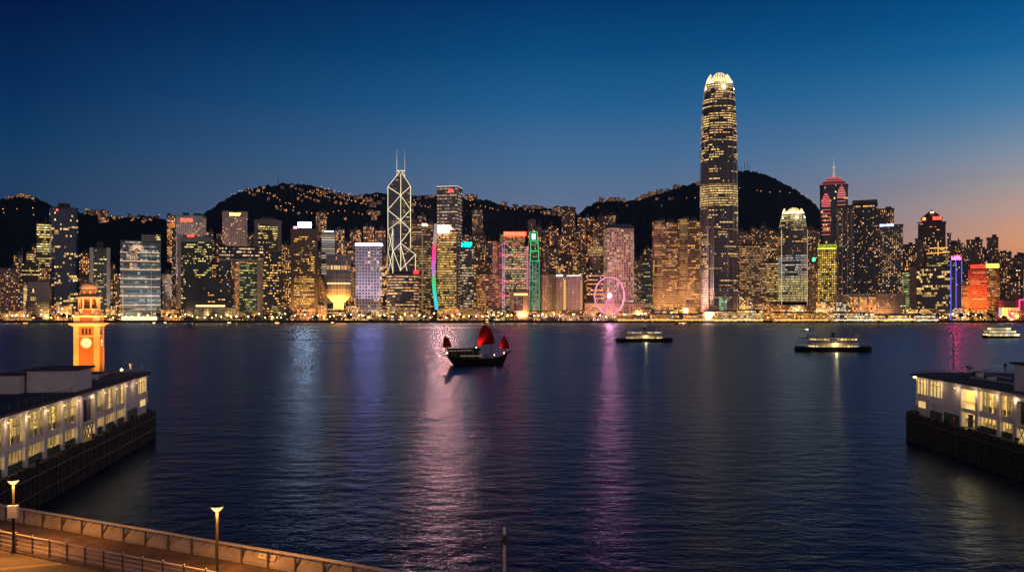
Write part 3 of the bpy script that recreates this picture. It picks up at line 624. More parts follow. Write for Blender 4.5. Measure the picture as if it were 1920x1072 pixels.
flood(r_, w, d, H, (1,.3,.3), 110000, 2, 45, 70, .6)
Yc=1500; r_,w,d,H = B('court_building','building','beige block with a dark window grid in an orange lit surround by the waterfront',955,991,545,Yc,fac('grid',Single=0.0,Wall=(.42,.30,.2),Glass=(.4,.28,.19)),dr=.7,roofbits=False)
panel('window', r_, -w*.25, w*.22, H*.32, H*.78, -d/2-.4, .35, facade(Bay=2,Floor=2.4,W=.7,H=.75,Single=.15,ColA=WH,ColB=WH,Strength=.8,Wall=(.08,.05,.08),Glass=(.03,.02,.03)))
panel('light_strip', r_, -w*.25, w*.45, H*.85, H*.91, -d/2-.5, .45, glow('amber_strip',(1,.55,.15),3))
flood(r_, w, d, H, (1,.5,.15), 14000, 2, 32, 80, .4)
# green outlined stepped tower
Ys=1525; r_=empty('green_outlined_tower',(PXW(1001,Ys+12),Ys+12,3.5),-math.atan2(PXW(1001,Ys),Ys),'slim stepped tower outlined in green neon with a green emblem on top','tower')
gn=glow('green_neon',(.01,.8,.22),1.5); tq=glow('teal_neon',(.02,.62,.36),1.1)
prev=None
for i,(a,b,yt,yb_) in enumerate(((993,1011,489,596),(994.5,1010,471,489),(995,1009,452,471),(993.5,1007.5,435,452))):
    x0,x1=(a-1001)/FPX*Ys,(b-1001)/FPX*Ys; z0,z1=max(0,PZ(yb_,Ys)-3.5),PZ(yt,Ys)-3.5
    MB().box(x0,x1,-12+i*.8,10,z0,z1-.05).build('stage', facade(Bay=3.2,Floor=3.6,W=.5,H=.6,Single=(.6 if i==0 else .15),ColA=(.6,.9,.3),ColB=(1,.5,.4),Strength=1.3,Wall=(.08,.10,.10)), r_)
    yf=-12.8+i*.8
    led(r_,[(x0,yf,z0),(x0,yf,z1),(x1,yf,z1),(x1,yf,z0)],gn if i>0 else tq,.45)
    if i==0:
        for xx in (x0+(x1-x0)*.33,x0+(x1-x0)*.66): led(r_,[(xx,yf,z0),(xx,yf,z1)],tq,.3)
    if i==3:
        t=MB(); cx0=(x0+x1)/2
        for dz in (4,7,10,12.5): t.box(cx0-3.2,cx0+3.2,yf-.3,yf+.2,z0+dz-.4,z0+dz+.6)
        t.box(cx0-2.6,cx0-1.2,yf-.35,yf+.21,z0+3,z0+13); t.box(cx0+1.2,cx0+2.6,yf-.35,yf+.22,z0+3,z0+13); t.build('emblem', glow('emblem',(.3,1,.6),5), r_)
B(HO,'hotel','grey hotel block with vertical warm slot windows right of the green outlined tower',1010,1045,514,1540,fac('grid',Bay=3,Floor=4,Single=.12,W=.35,H=.75,Wall=(.34,.26,.22),ColA=OR,ColB=YE,Strength=2),yaw=15)
r_,w,d,H = B('low_office_building','building','grey block with a warm lit central slot and pale roof edge',1043,1092,518,1530,fac('grid',Bay=2.4,Floor=4,Single=.08,W=.4,H=.8,Wall=(.33,.28,.25),ColA=OR2,ColB=YW,Strength=1.6),dr=.6,roofbits=False)
panel('light_strip', r_, -w*.22, -w*.13, 0, H*.92, -d/2-.5, .45, glow('slot',(1,.5,.12),.9)); panel('light_strip', r_, w*.44, w*.5, 0, H*.9, -d/2-.5, .45, glow('slot2',(1,.5,.15),.6))
panel('roof_light', r_, -w*.5, -w*.25, H, H+3, -d/2-.8, .7, glow('roof_wh',(.9,.95,1),2.6)); panel('roof_light', r_, -w*.1, w*.45, H+.2, H+2.2, -d/2-.8, .7, glow('roof_wh2',(.9,1,.8),1.3))
# capped viewing tower
Yo=1620; r_=empty('capped_tower',(PXW(1116,Yo+10),Yo+10,3.5),-math.atan2(PXW(1116,Yo),Yo),'tower with a flared lit crown on a plain beige stem behind the ferris wheel','tower')
zo=lambda y: PZ(y,Yo)-3.5
MB().prism(rect(18,16,4),0,zo(478)).build('stem', fac('officedim',Single=.02,Run=.03,Wall=(.35,.25,.17)), r_)
MB().prism(rect(20,18,5),zo(480),zo(473),0,True,rect(29,27,7),None,0,True).build('flare', facade(Bay=2.5,Floor=5,W=.6,H=.8,Single=1.0,ColA=YE,ColB=YW,Strength=1.5,Wall=(.2,.15,.1),Patch=0.0), r_)
MB().prism(rect(29,27,7),zo(473),zo(461)).build('crown', facade(Bay=2.6,Floor=4.2,W=.6,H=.6,Single=1.0,ColA=YE,ColB=YW,Strength=1.8,Wall=(.25,.2,.15),Patch=0.0), r_)
MB().bar((1,0,zo(461)),(1,0,zo(455)),.8).build('mast', M_steel, r_)
# porthole windowed tower
r_,w,d,H = B(OF,'tower','pale tower with a regular grid of round warm windows behind the ferris wheel',1130,1189,427,1560,fac('grid',Bay=4.4,Floor=4.6,W=.5,H=.5,Single=.52,ColA=YE,ColB=WH,Strength=2.2,Wall=(.50,.38,.33),Patch=.7),yaw=13,dr=.7,roofbits=False)
MB().prism(rect(w+1,d+1),H+1.3,H+7,0,True,rect(w*.8,d*.75)).build('roof', mat('slate_roof',(.12,.13,.16),.6), r_)
flood(r_, w, d, H, (1,.62,.42), 360000, 2, 70, 75, .45)
# low blocks by the wheel
B('low_office_building','building','dark office with warm floor stripes left of the ferris wheel',1100,1131,511,1580,fac('office',Run=.25,ColA=OR,ColB=YE))
B('low_building','building','long low terrace with lit floor lines behind the ferris wheel',1096,1218,568,1515,fac('bands',Floor=4,H=.35,Row=.5,Strength=1.5,Wall=(.3,.2,.14),ColA=OR2),dr=.15,roofbits=False)
B(AP,'apartment block','slim grid windowed tower at the right shoulder of the porthole windowed tower',1188,1201,488,1590,fac('grid',Bay=2.6,Floor=3.4,W=.6,H=.6,Single=.55,ColA=OR2,ColB=YW,Strength=2,Wall=(.2,.16,.12)))
B(OF,'tower','dark green glass block with faint floors left of the twin brown towers',1201,1224,491,1570,fac('officedim',Run=.2,ColA=GR,ColB=YE,Strength=1.6,Wall=(.02,.04,.03)))
# twin brown rounded towers
for (x0,x1,yt,lab,sd) in ((1223,1270,417,'left hand of twin brown towers with curved banded fronts',0),(1271,1313,414,'right hand of twin brown towers with curved banded fronts, next to the tallest skyscraper',1)):
    lab = lab.replace('left hand of','farther from tallest skyscraper of two').replace('right hand of','nearer to tallest skyscraper of two').replace(', next to the tallest skyscraper','')
    r_,w,d,H = B(OF,'tower',lab,x0,x1,yt,1580,fac('office',Floor=4.1,H=.4,Bay=2.2,Run=.34,RunLen=4,ColA=OR2,ColB=YE,Strength=2.4,Wall=(.26,.17,.12)),foot='rect',dr=.8,roofbits=False,group='twin brown towers')
    MB().prism([(x-w*.25,y-2) for x,y in roundf(w*.5,d*.7,w*.16)],0,H+3).build('curved_bay', facade(Bay=20,Floor=4.1,W=1.0,H=.42,Single=.55,Run=.5,RunLen=2,ColA=(1,.55,.2),ColB=YE,Strength=.85,Wall=(.36,.22,.15),Patch=.8), r_)
    MB().box(-w*.3,w*.0,-d*.3,d*.2,H+3,H+9).build('plant_room', M_roof, r_); MB().box(w*.1,w*.35,-d*.3,d*.2,H+1.3,H+7).build('plant_room', M_roof, r_)
    flood(r_, w, d, H, (1,.55,.2), 170000, 2, 35, 60, .25)
# ---------------------------------------------------------------- the tall rounded skyscrapers with claw crowns
def claw_tower(name, label, xc, Yd, rows, bw, styles, crown_y, seed, crownP):
    """rows: (py, half width in photo px) from the foot upwards"""
    X=PXW(xc,Yd); r_=empty(name,(X*(1+26/Yd),Yd+26,3.5),-math.atan2(X,Yd)+R(7),label,'skyscraper')
    zf=lambda y: PZ(y,Yd)-3.5; sc=Yd/FPX*.96
    def foot(hw):
        h=hw*sc*.93; c=h*.30; s_=h*.10   # bowed faces and notched corners
        q=[]
        for a in range(4):
            ca,sa=[(1,0),(0,1),(-1,0),(0,-1)][a]
            for (x,y) in ((-h+c,-h),(-h*.42,-h-s_),(h*.42,-h-s_),(h-c,-h),(h-c*.55,-h+c*.55)):
                q.append((x*ca-y*sa,x*sa+y*ca))
        return q
    for i,((y0,w0),(y1,w1)) in enumerate(zip(rows,rows[1:])):
        if w0<0: continue
        m=styles[min(i,len(styles)-1)]
        MB().prism(foot(w0),max(0,zf(y0)),zf(y1),0,True,foot(w1),1,0,i>0).build('wall' if i else 'base', [m,M_dark], r_)
    # full height corner ribs
    for sx_ in (-1,1):
        for off in (.42,.72):
            b=MB()
            for (y0,w0),(y1,w1) in zip(rows,rows[1:]):
                a=w0*sc*.93; c=w1*sc*.93; dy=.10 if off==.42 else 0
                b.bar((sx_*a*off,-a*(1+dy)-.4,max(0,zf(y0))),(sx_*c*off,-c*(1+dy)-.4,zf(y1)),.5,n=4)
            b.build('mullion', mat('mullion_metal',(.30,.27,.25),.4,.6), r_)
    # crown of curved fins
    yb,yt,w0,w1=crown_y; mfin=mat('crown_fin',(.85,.78,.6),.5,0,(1,.72,.30),1.5); n=11  # floodlighting on the fins put into their material as emission
    for face in range(4):
        t=MB(); ca,sa=[(1,0),(0,1),(-1,0),(0,-1)][face]
        for i in range(n):
            f=(i+.5)/n*2-1; z0,z1=zf(yb),zf(yt)-3*abs(f)**3*4
            pts=[]
            for s in range(5):
                tt=s/4; h=(w0+(w1-w0)*tt**1.8)*sc*.93
                x,y=f*h*(.98),-h*(1+.08*(1-abs(f))); pts.append(Vector((x*ca-y*sa,x*sa+y*ca,z0+(z1-z0)*tt)))
            for a,b in zip(pts,pts[1:]): t.bar(a,b,.62,.55,n=4)
        t.build('crown_fin', mfin, r_)
    h=w0*sc*.75
    MB().prism(rect(h*1.7,h*1.7,h*.4),zf(yb)-1,zf(yb)+(zf(yt)-zf(yb))*.55).build('crown_core', mat('crown_core',(.4,.3,.18),.6,0,(1,.6,.2),.8), r_)  # core carries the floodlit glow as emission too
    led(r_,[(-w0*sc*.95,-w0*sc,zf(yb)),(w0*sc*.95,-w0*sc,zf(yb))],glow('crown_line',(1,.85,.5),6),.8)
    for a in range(4):
        an=a*math.pi/2+.2; light('crown_lamp','POINT',(math.cos(an)*w0*sc*1.5,math.sin(an)*w0*sc*1.5,zf(yb)-4),crownP,(1,.75,.38),r_,2)
    return r_,zf,sc
base_if=dict(Bay=1.7,Floor=4.2,W=.93,H=.45,Single=.03,RunLen=14,ColA=(1,.60,.16),ColB=YW,Wall=(.11,.095,.10),Glass=(.05,.045,.055),gloss=.3)
mk=lambda run,st,row=0.0,**kw: facade(Run=run,Strength=st,Row=row,Patch=.8,**{**base_if,**kw})
rowsA=[(586,35),(540,35),(500,35),(430,34.8),(385,34.6),(345,34.3),(300,34),(262,33.4),(240,32.4),(210,31.5),(186,30),(165,27.8),(152,25.2)]
stA=[mk(.1,1.1,Wall=(.38,.30,.26),H=.6),mk(.16,1.6),mk(.20,2.0),mk(.22,2.4),mk(.8,2.8,.6),mk(.08,2.2),mk(.30,2.7,.1),mk(.5,2.8,.3,ColA=(1,.34,.06)),mk(.5,2.8,.3),mk(.30,2.6,.1),mk(.4,2.7,.2),mk(.6,2.7,.5)]
r_,zf,sc=claw_tower('skyscraper','tallest skyscraper, rounded and tapering to a glowing crown of fins',1347.5,1480,rowsA,35,stA,(153,133,24.5,16),1,26000)
panel('lit_lobby', r_, -9*sc*.4, 11*sc, zf(581), zf(560), -36*sc-1, 3, facade(Bay=3.3,Floor=5,W=.8,H=.8,Single=1.0,ColA=(.5,1,.5),ColB=(.9,1,.5),Strength=1.4,Wall=(.1,.1,.08),Patch=0.0))
for ys in (300,345,385,210,262): 
    hw=35*sc; MB().prism(rect(hw*1.80,hw*1.80,hw*.35),zf(ys)-1.2,zf(ys)+1.2,bottom=True).build('refuge_floor', M_dark, r_)
light('floodlight','SPOT',(-62,-34,2),3000000,(1,.60,.42),r_,3,(-22,-4,75),75,.8)
light('floodlight','SPOT',(-30,-75,2),800000,(1,.62,.4),r_,3,(-14,-30,40),75,.8)
rowsB=[(565,26.5),(520,26.5),(478,26.3),(460,26.2),(440,25.6),(425,25),(410,22.5),(398,19.5)]
stB=[mk(.9,2.1,.8,ColB=GR,Wall=(.3,.3,.26)),mk(.8,1.5,.3,ColA=(.6,.75,.9),ColB=YW),mk(.1,1.2),mk(.75,1.9,.3,ColA=OR2),mk(.15,1.6),mk(.9,1.6,.6,ColB=GR),mk(.95,2.2,.9,ColB=GR)]
r2,zf2,sc2=claw_tower('skyscraper','shorter glowing skyscraper with claw crown and bright banded lower floors',1486.5,1520,rowsB,26,stB,(398,388,19.5,16),2,16000)
panel('light_strip', r2, -24.6*sc2, -23.6*sc2, 0, zf2(430), -25*sc2, 1, glow('edge_w',(1,.85,.6),.7)); panel('light_strip', r2, 23.8*sc2, 24.8*sc2, 0, zf2(430), -25*sc2, 1, glow('edge_w2',(1,.85,.6),.5))
light('floodlight','SPOT',(0,-80,2),420000,(1,.85,.5),r2,3,(0,-25,30),60,.8)
# ---------------------------------------------------------------- right of it
B(OF,'tower','beige slab with many thin floor lines, immediately right of the tallest skyscraper',1386,1437,459,1560,fac('office',Floor=4.0,H=.35,Bay=2.4,Run=.55,RunLen=4,ColA=OR2,ColB=YW,Strength=1.7,Wall=(.33,.23,.16)),dr=.4,roofbits=False)
B(AP,'apartment block','small grey tower peeping above the beige slab near the tallest skyscraper',1384,1403,434,1850,fac('aptdim',ColB=WH))
B(AP,'apartment block','dim brown tower above the right end of the beige slab',1415,1442,430,1900,'aptdim',foot='notch')
B(AP,'apartment block','warm lit block between the beige slab and the shorter claw crowned skyscraper',1437,1461,441,1640,'apt',foot='notch'); B('low_office_building','building','yellow striped lower office left of the shorter claw crowned skyscraper',1436,1460,492,1570,fac('bands',Strength=2,Row=.3))
B(AP,'apartment block','pair-topped dim tower just right of the shorter claw crowned skyscraper',1512,1534,431,1700,'aptdim',foot='notch')
r_,w,d,H=B('low_office_building','building','dark narrow block with a green roof light left of the yellow office',1517,1535,492,1580,'aptdim'); MB().lathe([(0,H+2),(2.5,H+3.5),(3,H+6),(2.5,H+8.5),(0,H+10)],n=10).build('roof_lamp', glow('green_lamp',(.05,1,.25),4), r_)
# red banded tower with spire
Yr=1640; r_,w,d,H=B('skyscraper','skyscraper','dark blue tower with red curved light bands and a tall spire',1537,1590,345,Yr,fac('blue',Run=.05,Wall=(.02,.035,.06),Glass=(.015,.03,.05)),dr=.9,roofbits=False,yaw=0,chamfer=6)
zr=lambda y: PZ(y,Yr)-3.5; rd=glow('red_pink',(1,.16,.18),.9)
st=0
for (y0,y1,s0,s1) in ((345,337,1,.62),(337,333,.58,.52),(333,330,.42,.30)):
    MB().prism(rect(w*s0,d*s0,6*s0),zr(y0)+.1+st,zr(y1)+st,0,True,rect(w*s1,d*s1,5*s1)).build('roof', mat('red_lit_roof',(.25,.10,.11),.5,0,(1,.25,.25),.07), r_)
for y,s in ((345,1.0),(338,.66),(334,.56),(331,.42)): led(r_,[(-w*s/2,-d*s/2-.5,zr(y)),(w*s/2,-d*s/2-.5,zr(y)),(w*s/2,d*s/2,zr(y))],rd,.55)
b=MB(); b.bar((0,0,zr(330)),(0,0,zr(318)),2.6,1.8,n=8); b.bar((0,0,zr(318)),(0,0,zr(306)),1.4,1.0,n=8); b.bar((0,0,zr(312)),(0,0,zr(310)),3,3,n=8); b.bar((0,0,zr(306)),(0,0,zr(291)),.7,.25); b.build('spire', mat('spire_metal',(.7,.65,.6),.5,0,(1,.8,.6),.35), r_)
for (xa,xb,yt,yb) in ((-.44,-.12,363,440),(.12,.42,350,385)):
    t=MB(); xm=(xa+xb)/2*w; hw=(xb-xa)/2*w; z1=zr(yt)
    z=zr(yb)
    while z<z1:
        k_=min(1,((z1-z)/16)**.5) if z1-z<16 else 1
        dens=1 if z>zr(yt+28) else .5
        t.box(xm-hw*k_,xm+hw*k_,-d/2-1.4,-d/2-.1,z,z+(2.6 if dens==1 else 1.1)); z+=4.4 if dens==1 else 6.8
    t.build('light_band', rd if xa<0 else glow('pink_band_l',(1,.24,.24),.8), r_)
r_,w,d,H=B('office_block','building','yellow glowing office with dense lit windows and a lime lit top',1533,1568,466,1560,facade(Bay=3.4,Floor=4.3,W=.72,H=.55,Single=.85,Run=0.0,ColA=(1,.55,.08),ColB=(1,.7,.12),Strength=2.3,Wall=(.15,.10,.04),Patch=.5),dr=.7,roofbits=False)
MB().box(-w/2,w/2,-d/2,d/2,H+1.3,H+8).build('crown', facade(Bay=2.2,Floor=3,W=.5,H=.9,Single=1.0,ColA=(.75,1,.04),ColB=(.95,1,.05),Strength=1.6,Wall=(.35,.38,.05),Patch=0.0), r_)
led(r_,[(-w/2,-d/2-.6,H),(w/2,-d/2-.6,H)],glow('lime_line',(.8,1,.05),3.4),.7)
# dark residential cluster
r_,w,d,H=B(AP,'apartment block','dark wide apartment block with bluish ribs, left half of the big dark pair',1567,1602,390,1560,fac('aptdim',Single=.13,Wall=(.085,.075,.08),Strength=3.4),foot='notch',dr=.8)
for i in range(4): panel('vertical_rib', r_, -w*.4+i*w*.25, -w*.4+i*w*.25+1, 8, H, -d/2-.6, .5, M_steel)
r_,w,d,H=B(AP,'apartment block','taller dark apartment block with an orange lit roof floor beside the bluish ribbed one',1598,1645,383,1570,fac('aptdim',Single=.13,Wall=(.07,.075,.095),ColA=OR,Strength=3.6),foot='notch',dr=.7,roofbits=False)
MB().box(-w*.5,w*.5,-d*.5,d*.4,H+1.4,H+8).build('roof_storey', fac('aptdim',Single=0.0,Wall=(.06,.06,.06)), r_); MB().box(-w*.45,w*.40,-d*.5-.5,-d*.5-.05,H-5,H-2.5).build('lit_storey', facade(Bay=4,Floor=60,W=.7,H=1,Single=.7,ColA=OR,ColB=YE,Strength=2.2,Patch=0.0), r_)
B(AP,'apartment block','brown stepped apartment tower above the blue signed block',1643,1676,392,1720,'aptdim',foot='notch')
r_,w,d,H=B(AP,'apartment block','grey apartment block with many small windows and a blue white roof sign',1647,1693,422,1590,fac('aptdim',Single=.33,Wall=(.16,.15,.17),Bay=3.2,ColA=OR2,ColB=YW,Strength=2.6),dr=.5,roofbits=False); sign(r_,w,d,H-2,H+2,.05,.62,glow('blue_white',(.35,.45,1),7),7)
Yp=1500; X=PXW(1630,Yp); r_=empty('waterfront_mall',(X,Yp,3.5),-math.atan2(X,Yp),'long waterfront block with a flat roof and tall orange lit bays','building')
h_=PZ(553,Yp)-3.5; MB().box(-60,58,2,40,0,h_).build('wall', fac('officedim',Run=.1,Single=.05,ColA=OR,Wall=(.2,.15,.13)), r_); MB().box(-62,60,0,42,h_+.01,h_+2).build('roof', M_conc, r_)
for i in range(3): MB().box(-31+i*15,-31+i*15+12,.5,1.99,2,h_-3).build('lit_bay', facade(Bay=3,Floor=4.6,W=.85,H=.8,Single=.92,ColA=(1,.38,.06),ColB=(1,.55,.15),Strength=2.0,Wall=(.25,.12,.05),Patch=0.0), r_)
B('low_building','building','pale blank fronted hall right of the orange lit bays',1660,1693,552,1488,fac('officedim',Single=.02,Run=.02,Wall=(.28,.25,.26)),roofbits=False)
B(AP,'apartment block','dark apartment tower left of the pointed roof tower',1693,1718,459,1700,'apt',foot='notch')
B(OF,'tower','green striped office sliver left of the plain brown slab',1692,1707,508,1570,fac('bands',ColA=GR,ColB=GR,Strength=1.4,Row=.4,Wall=(.05,.06,.05)),roofbits=False)
B(OF,'tower','plain brown windowless slab left of the dark glass offices',1705,1719,498,1540,fac('officedim',Single=0.0,Run=0.0,Wall=(.26,.13,.07)),roofbits=False)
r_,w,d,H=B(OF,'tower','dark pointed roof tower topped by a red sign',1721,1773,417,1640,fac('aptdim',Single=.10,Wall=(.07,.04,.04),ColB=WH),dr=.8,roofbits=False)
MB().prism(rect(w*.74,d*.8),H+1.3,H+9).build('upper_stage', mat('dark_red_wall',(.08,.04,.04),.6), r_); MB().prism(rect(w*.8,d*.85),H+9,H+26,0,True,rect(w*.04,d*.05)).build('roof', mat('pyramid_roof',(.10,.06,.05),.5), r_)
sign(r_,w,d*.85,H+5,H+11,.54,.86,M_red_sign,4); MB().box(-w*.33,-w*.22,-d*.45-.8,-d*.45,H+5,H+10).build('sign', glow('orange_disc',(1,.2,.05),5), r_); MB().box(-w*.05,w*.08,-d*.22-1.5,-d*.22,H+19,H+22).build('sign', glow('gable_light',(1,.5,.35),3.4), r_)
B(OF,'tower','lower dark shoulder block left of the pointed roof tower',1716,1732,448,1620,'aptdim',roofbits=False)
r_,w,d,H=B(OF,'tower','stepped block crossed by gold light bars below the pointed roof tower',1737,1781,475,1580,fac('office',Run=.35,ColA=YE,ColB=GR,Strength=1.6),dr=.6,roofbits=False)
MB().box(-w*.3,w*.35,-d*.3,d*.3,H+1.3,H+10).build('upper_stage', fac('officedim'), r_)
gb=glow('gold_bar',(1,.42,.08),1.7); led(r_,[(-w*.5,-d/2-1,H),(w*.5,-d/2-1,H+2)],gb,.8); led(r_,[(-w*.38,-d/2,H+10),(w*.42,-d/2,H+10)],gb,.8); led(r_,[(0,-d/2-1.5,H-4),(0,-d/2-1.5,H+22)],gb,.6)
B(OF,'tower','wide dark blue glass office right of the plain brown slab',1718,1781,502,1530,fac('blue',Run=.22,RunLen=5,Wall=(.02,.025,.05),Glass=(.015,.02,.045),Single=.04,Strength=2.3),dr=.4,roofbits=False)
r_,w,d,H=B(OF,'tower','narrow tower edged in vertical blue neon with a red top sign',1782,1804,489,1550,fac('officedim',Wall=(.04,.04,.07),Run=.05),dr=.8,roofbits=False)
for f_ in (-.46,-.02,.46): led(r_,[(w*f_,-d/2-.7,0),(w*f_,-d/2-.7,H)],glow('blue_neon',(.10,.14,1),1.8),.5)
sign(r_,w,d,H+2,H+9,.08,.95,glow('red_sign_b',(1,.008,.03),150),4)
B(AP,'chimney tower','thin dark chimney like tower with a pale band above the blue neon tower',1776,1783,438,1700,'aptdim',roofbits=False)
B(AP,'apartment block','broad dark apartment block behind the blue neon tower',1780,1806,457,1750,'aptdim',foot='notch')
B('low_office_building','building','orange lit low block between the blue neon tower and the red office',1803,1816,534,1540,fac('bands',ColA=OR,ColB=YE,Strength=1.6,Row=.3,Wall=(.4,.22,.08)),roofbits=False)
Yq=1540
r_,w,d,H=B(OF,'tower','orange red lit office with red and yellow rooftop signs',1815,1874,504,Yq,facade(Bay=30,Floor=4.0,W=1.0,H=.38,Single=.12,Run=.1,RunLen=1,ColA=(1,.55,.12),ColB=YW,Strength=1.3,Wall=(.55,.16,.08),Glass=(.10,.03,.02)),yaw=0,dr=.6,roofbits=False)
panel('green_side', r_, w*.10, w*.5, 0, H+.5, -d/2-1.5, 1.45, facade(Bay=2.6,Floor=4.2,W=.8,H=.5,Single=.3,ColA=YE,ColB=YW,Strength=1.3,Wall=(.16,.12,.05)))
for (fa_,sa_) in ((-.20,1),): light('floodlight','SPOT',(-w*.2,-d/2-45,2),400000,(1,.19,.05),r_,2,(-w*.2,-d/2,H*.5),75,.7); light('floodlight','SPOT',(-w*.45,-d/2-30,2),180000,(1,.35,.05),r_,2,(-w*.3,-d/2,H*.2),85,.7)
MB().box(-w*.42,w*.08,-d/2,-d/2+3,H+1.3,H+8).build('sign', glow('red_board_l',(1,.04,.015),2.2), r_); sign(r_,w,d,H+2,H+8.5,.58,.98,glow('yellow_sign',(1,.72,.05),9),7,mat('yel_board',(.3,.2,.02),.5,0,(1,.6,.03),1.5))
B(AP,'apartment block','taller slim dark apartment tower right of centre of the sunset gap',1850,1872,446,1760,'aptdim',foot='notch'); B(AP,'apartment block','dark apartment tower with a stepped top over the red office',1812,1842,450,1760,'aptdim',foot='notch')
B(AP,'apartment block','dim brown apartment tower right of the yellow rooftop sign',1871,1892,474,1720,'aptdim',foot='notch'); B(AP,'apartment block','small pale hillside block at the far right edge',1905,1924,480,1700,'aptdim',foot='notch'); B(AP,'apartment block','long brown apartment slab near the right edge above the red lit hall',1885,1912,527,1560,fac('aptdim',Wall=(.3,.16,.1)))
r_,w,d,H=B('low_building','building','low red lit hall with a glowing yellow window band, right edge',1871,1922,562,1500,fac('officedim',Single=0.0,Run=0.0,Wall=(.5,.12,.08)),dr=.3,roofbits=False)
panel('window_band', r_, -w*.48, w*.27, H*.18, H*.62, -d/2-.5, .45, facade(Bay=5,Floor=60,W=.9,H=1,Single=1.0,ColA=(1,.5,.08),ColB=YE,Strength=3.0,Wall=(.4,.1,.03),Patch=0.0)); led(r_,[(w*.29,-d/2-1,0),(w*.29,-d/2-1,H),(w*.5,-d/2-1,H),(w*.5,-d/2-1,0)],glow('magenta_neon',(1,.05,.3),4),.6)
light('floodlight','SPOT',(0,-d/2-30,2),110000,(1,.12,.08),r_,2,(0,-d/2,H*.6),110,.7)

# ---------------------------------------------------------------- apartment clusters between the landmarks (each counted from its landmark)
ORD=['first','second','third','fourth','fifth','sixth','seventh','eighth','ninth','tenth','eleventh','twelfth','thirteenth','fourteenth']
def cluster(desc, group, items, styles=('apt','aptdim','aptbright')):
    rr=random.Random(len(desc)*7+len(items))
    items=sorted(items,key=lambda t:(t[0]+t[1])/2)
    for i,(x0,x1,yt,Y) in enumerate(items):
        st=styles[rr.randrange(len(styles))]
        tint=rr.choice([(.22,.14,.10),(.16,.11,.09),(.26,.18,.13),(.14,.12,.12),(.2,.16,.15)])
        B(AP,'apartment block',f'{ORD[i]} from the left of {desc}',x0,x1,yt,Y,fac(st,Wall=tint,Single=rr.uniform(.16,.42),Bay=rr.choice((3.0,3.6,4.2)),Strength=rr.uniform(2.4,4.4)),foot=rr.choice(('notch','notch','rect')),yaw=rr.uniform(-14,14),group=group)
cluster('the apartment towers behind the green outlined tower','apartment towers behind the green outlined tower',[(990,1004,412,1900),(1003,1015,425,1850),(1017,1031,430,1900),(1028,1037,424,1950),(1035,1047,428,1850),(1019,1046,465,1780),(1046,1058,440,1850)],('aptbright','apt'))
cluster('the slope apartments left of the porthole windowed tower','apartment towers on the slope left of the porthole windowed tower',[(1053,1079,389,2150),(1058,1070,440,1900),(1070,1082,452,1850),(1079,1090,432,1900),(1083,1098,408,2000),(1096,1114,406,2050),(1113,1123,416,2000),(1121,1133,405,2050),(1133,1155,404,2100),(1088,1102,470,1750)],('aptbright','apt'))
cluster('the mixed blocks around the capped viewing tower','mixed blocks around the capped viewing tower',[(1060,1074,485,1700),(1075,1082,480,1650),(1080,1100,487,1660),(1092,1110,500,1620),(1109,1131,484,1700),(1043,1061,480,1700)],('office','apt'))
cluster('the apartments between the cross-lit skyscraper and tall square tower','apartment towers between the lattice lit tower and the tall square tower',[(768,781,412,1900),(783,799,404,1950),(796,812,416,1850),(806,820,440,1750)],('apt','aptbright'))
cluster('the blocks between the tall square and pink bank towers','blocks between the tall square tower and the pink bank tower',[(889,900,480,1700),(900,916,462,1800),(911,925,452,1850),(905,926,490,1650),(868,882,440,1900)],('aptdim','apt'))
cluster('the small towers behind the funnel based building','small towers behind the funnel based building',[(594,606,470,1700),(640,655,452,1800),(652,668,470,1750),(596,614,520,1600),(655,670,500,1650),(712,726,478,1650)],('aptdim','apt','office'))
cluster('the blocks flanking the white piered grey tower','blocks behind the grey pilastered tower on the far left',[(206,216,496,1750),(150,168,520,1600)],('aptdim',))
cluster('the far left background blocks','far left background blocks',[(-4,14,520,1700),(26,42,478,1800),(60,76,462,1850),(74,92,500,1600)],('aptdim','apt'))
cluster('the blocks behind the white hotel','blocks behind the white hotel',[(322,334,430,1900),(386,400,434,1850),(400,420,452,1800),(406,419,438,1850),(462,480,440,1850)],('aptdim','apt'))
cluster('the towers between the twin brown towers and the hill','towers between the twin brown towers and the hill',[(1207,1225,466,1800),(1200,1212,478,1750),(1262,1278,440,1750)],('aptdim','apt'))
cluster('the hillside blocks behind the shorter claw crowned skyscraper','hillside blocks behind the shorter claw crowned skyscraper',[(1392,1408,440,1950),(1407,1420,428,2000),(1425,1437,424,2050),(1436,1450,432,1950),(1448,1462,436,1900),(1512,1524,426,1950),(1524,1538,434,1900)],('aptdim','aptdim','apt'))
cluster('the dark towers against the sunset','dark towers against the sunset',[(1692,1704,464,1850),(1704,1720,470,1850),(1790,1800,452,1900),(1801,1812,466,1900),(1826,1840,456,1900),(1838,1852,468,1900),(1842,1851,476,1850),(1872,1884,480,1900),(1884,1897,474,1950),(1896,1910,484,1900),(1908,1922,478,1950)],('aptdim',))
cluster('the blocks behind the orange red office','blocks behind the orange red office',[(1800,1818,500,1680),(1846,1860,486,1700),(1874,1890,500,1660),(1888,1904,512,1640),(1900,1922,505,1640)],('aptdim','apt'))

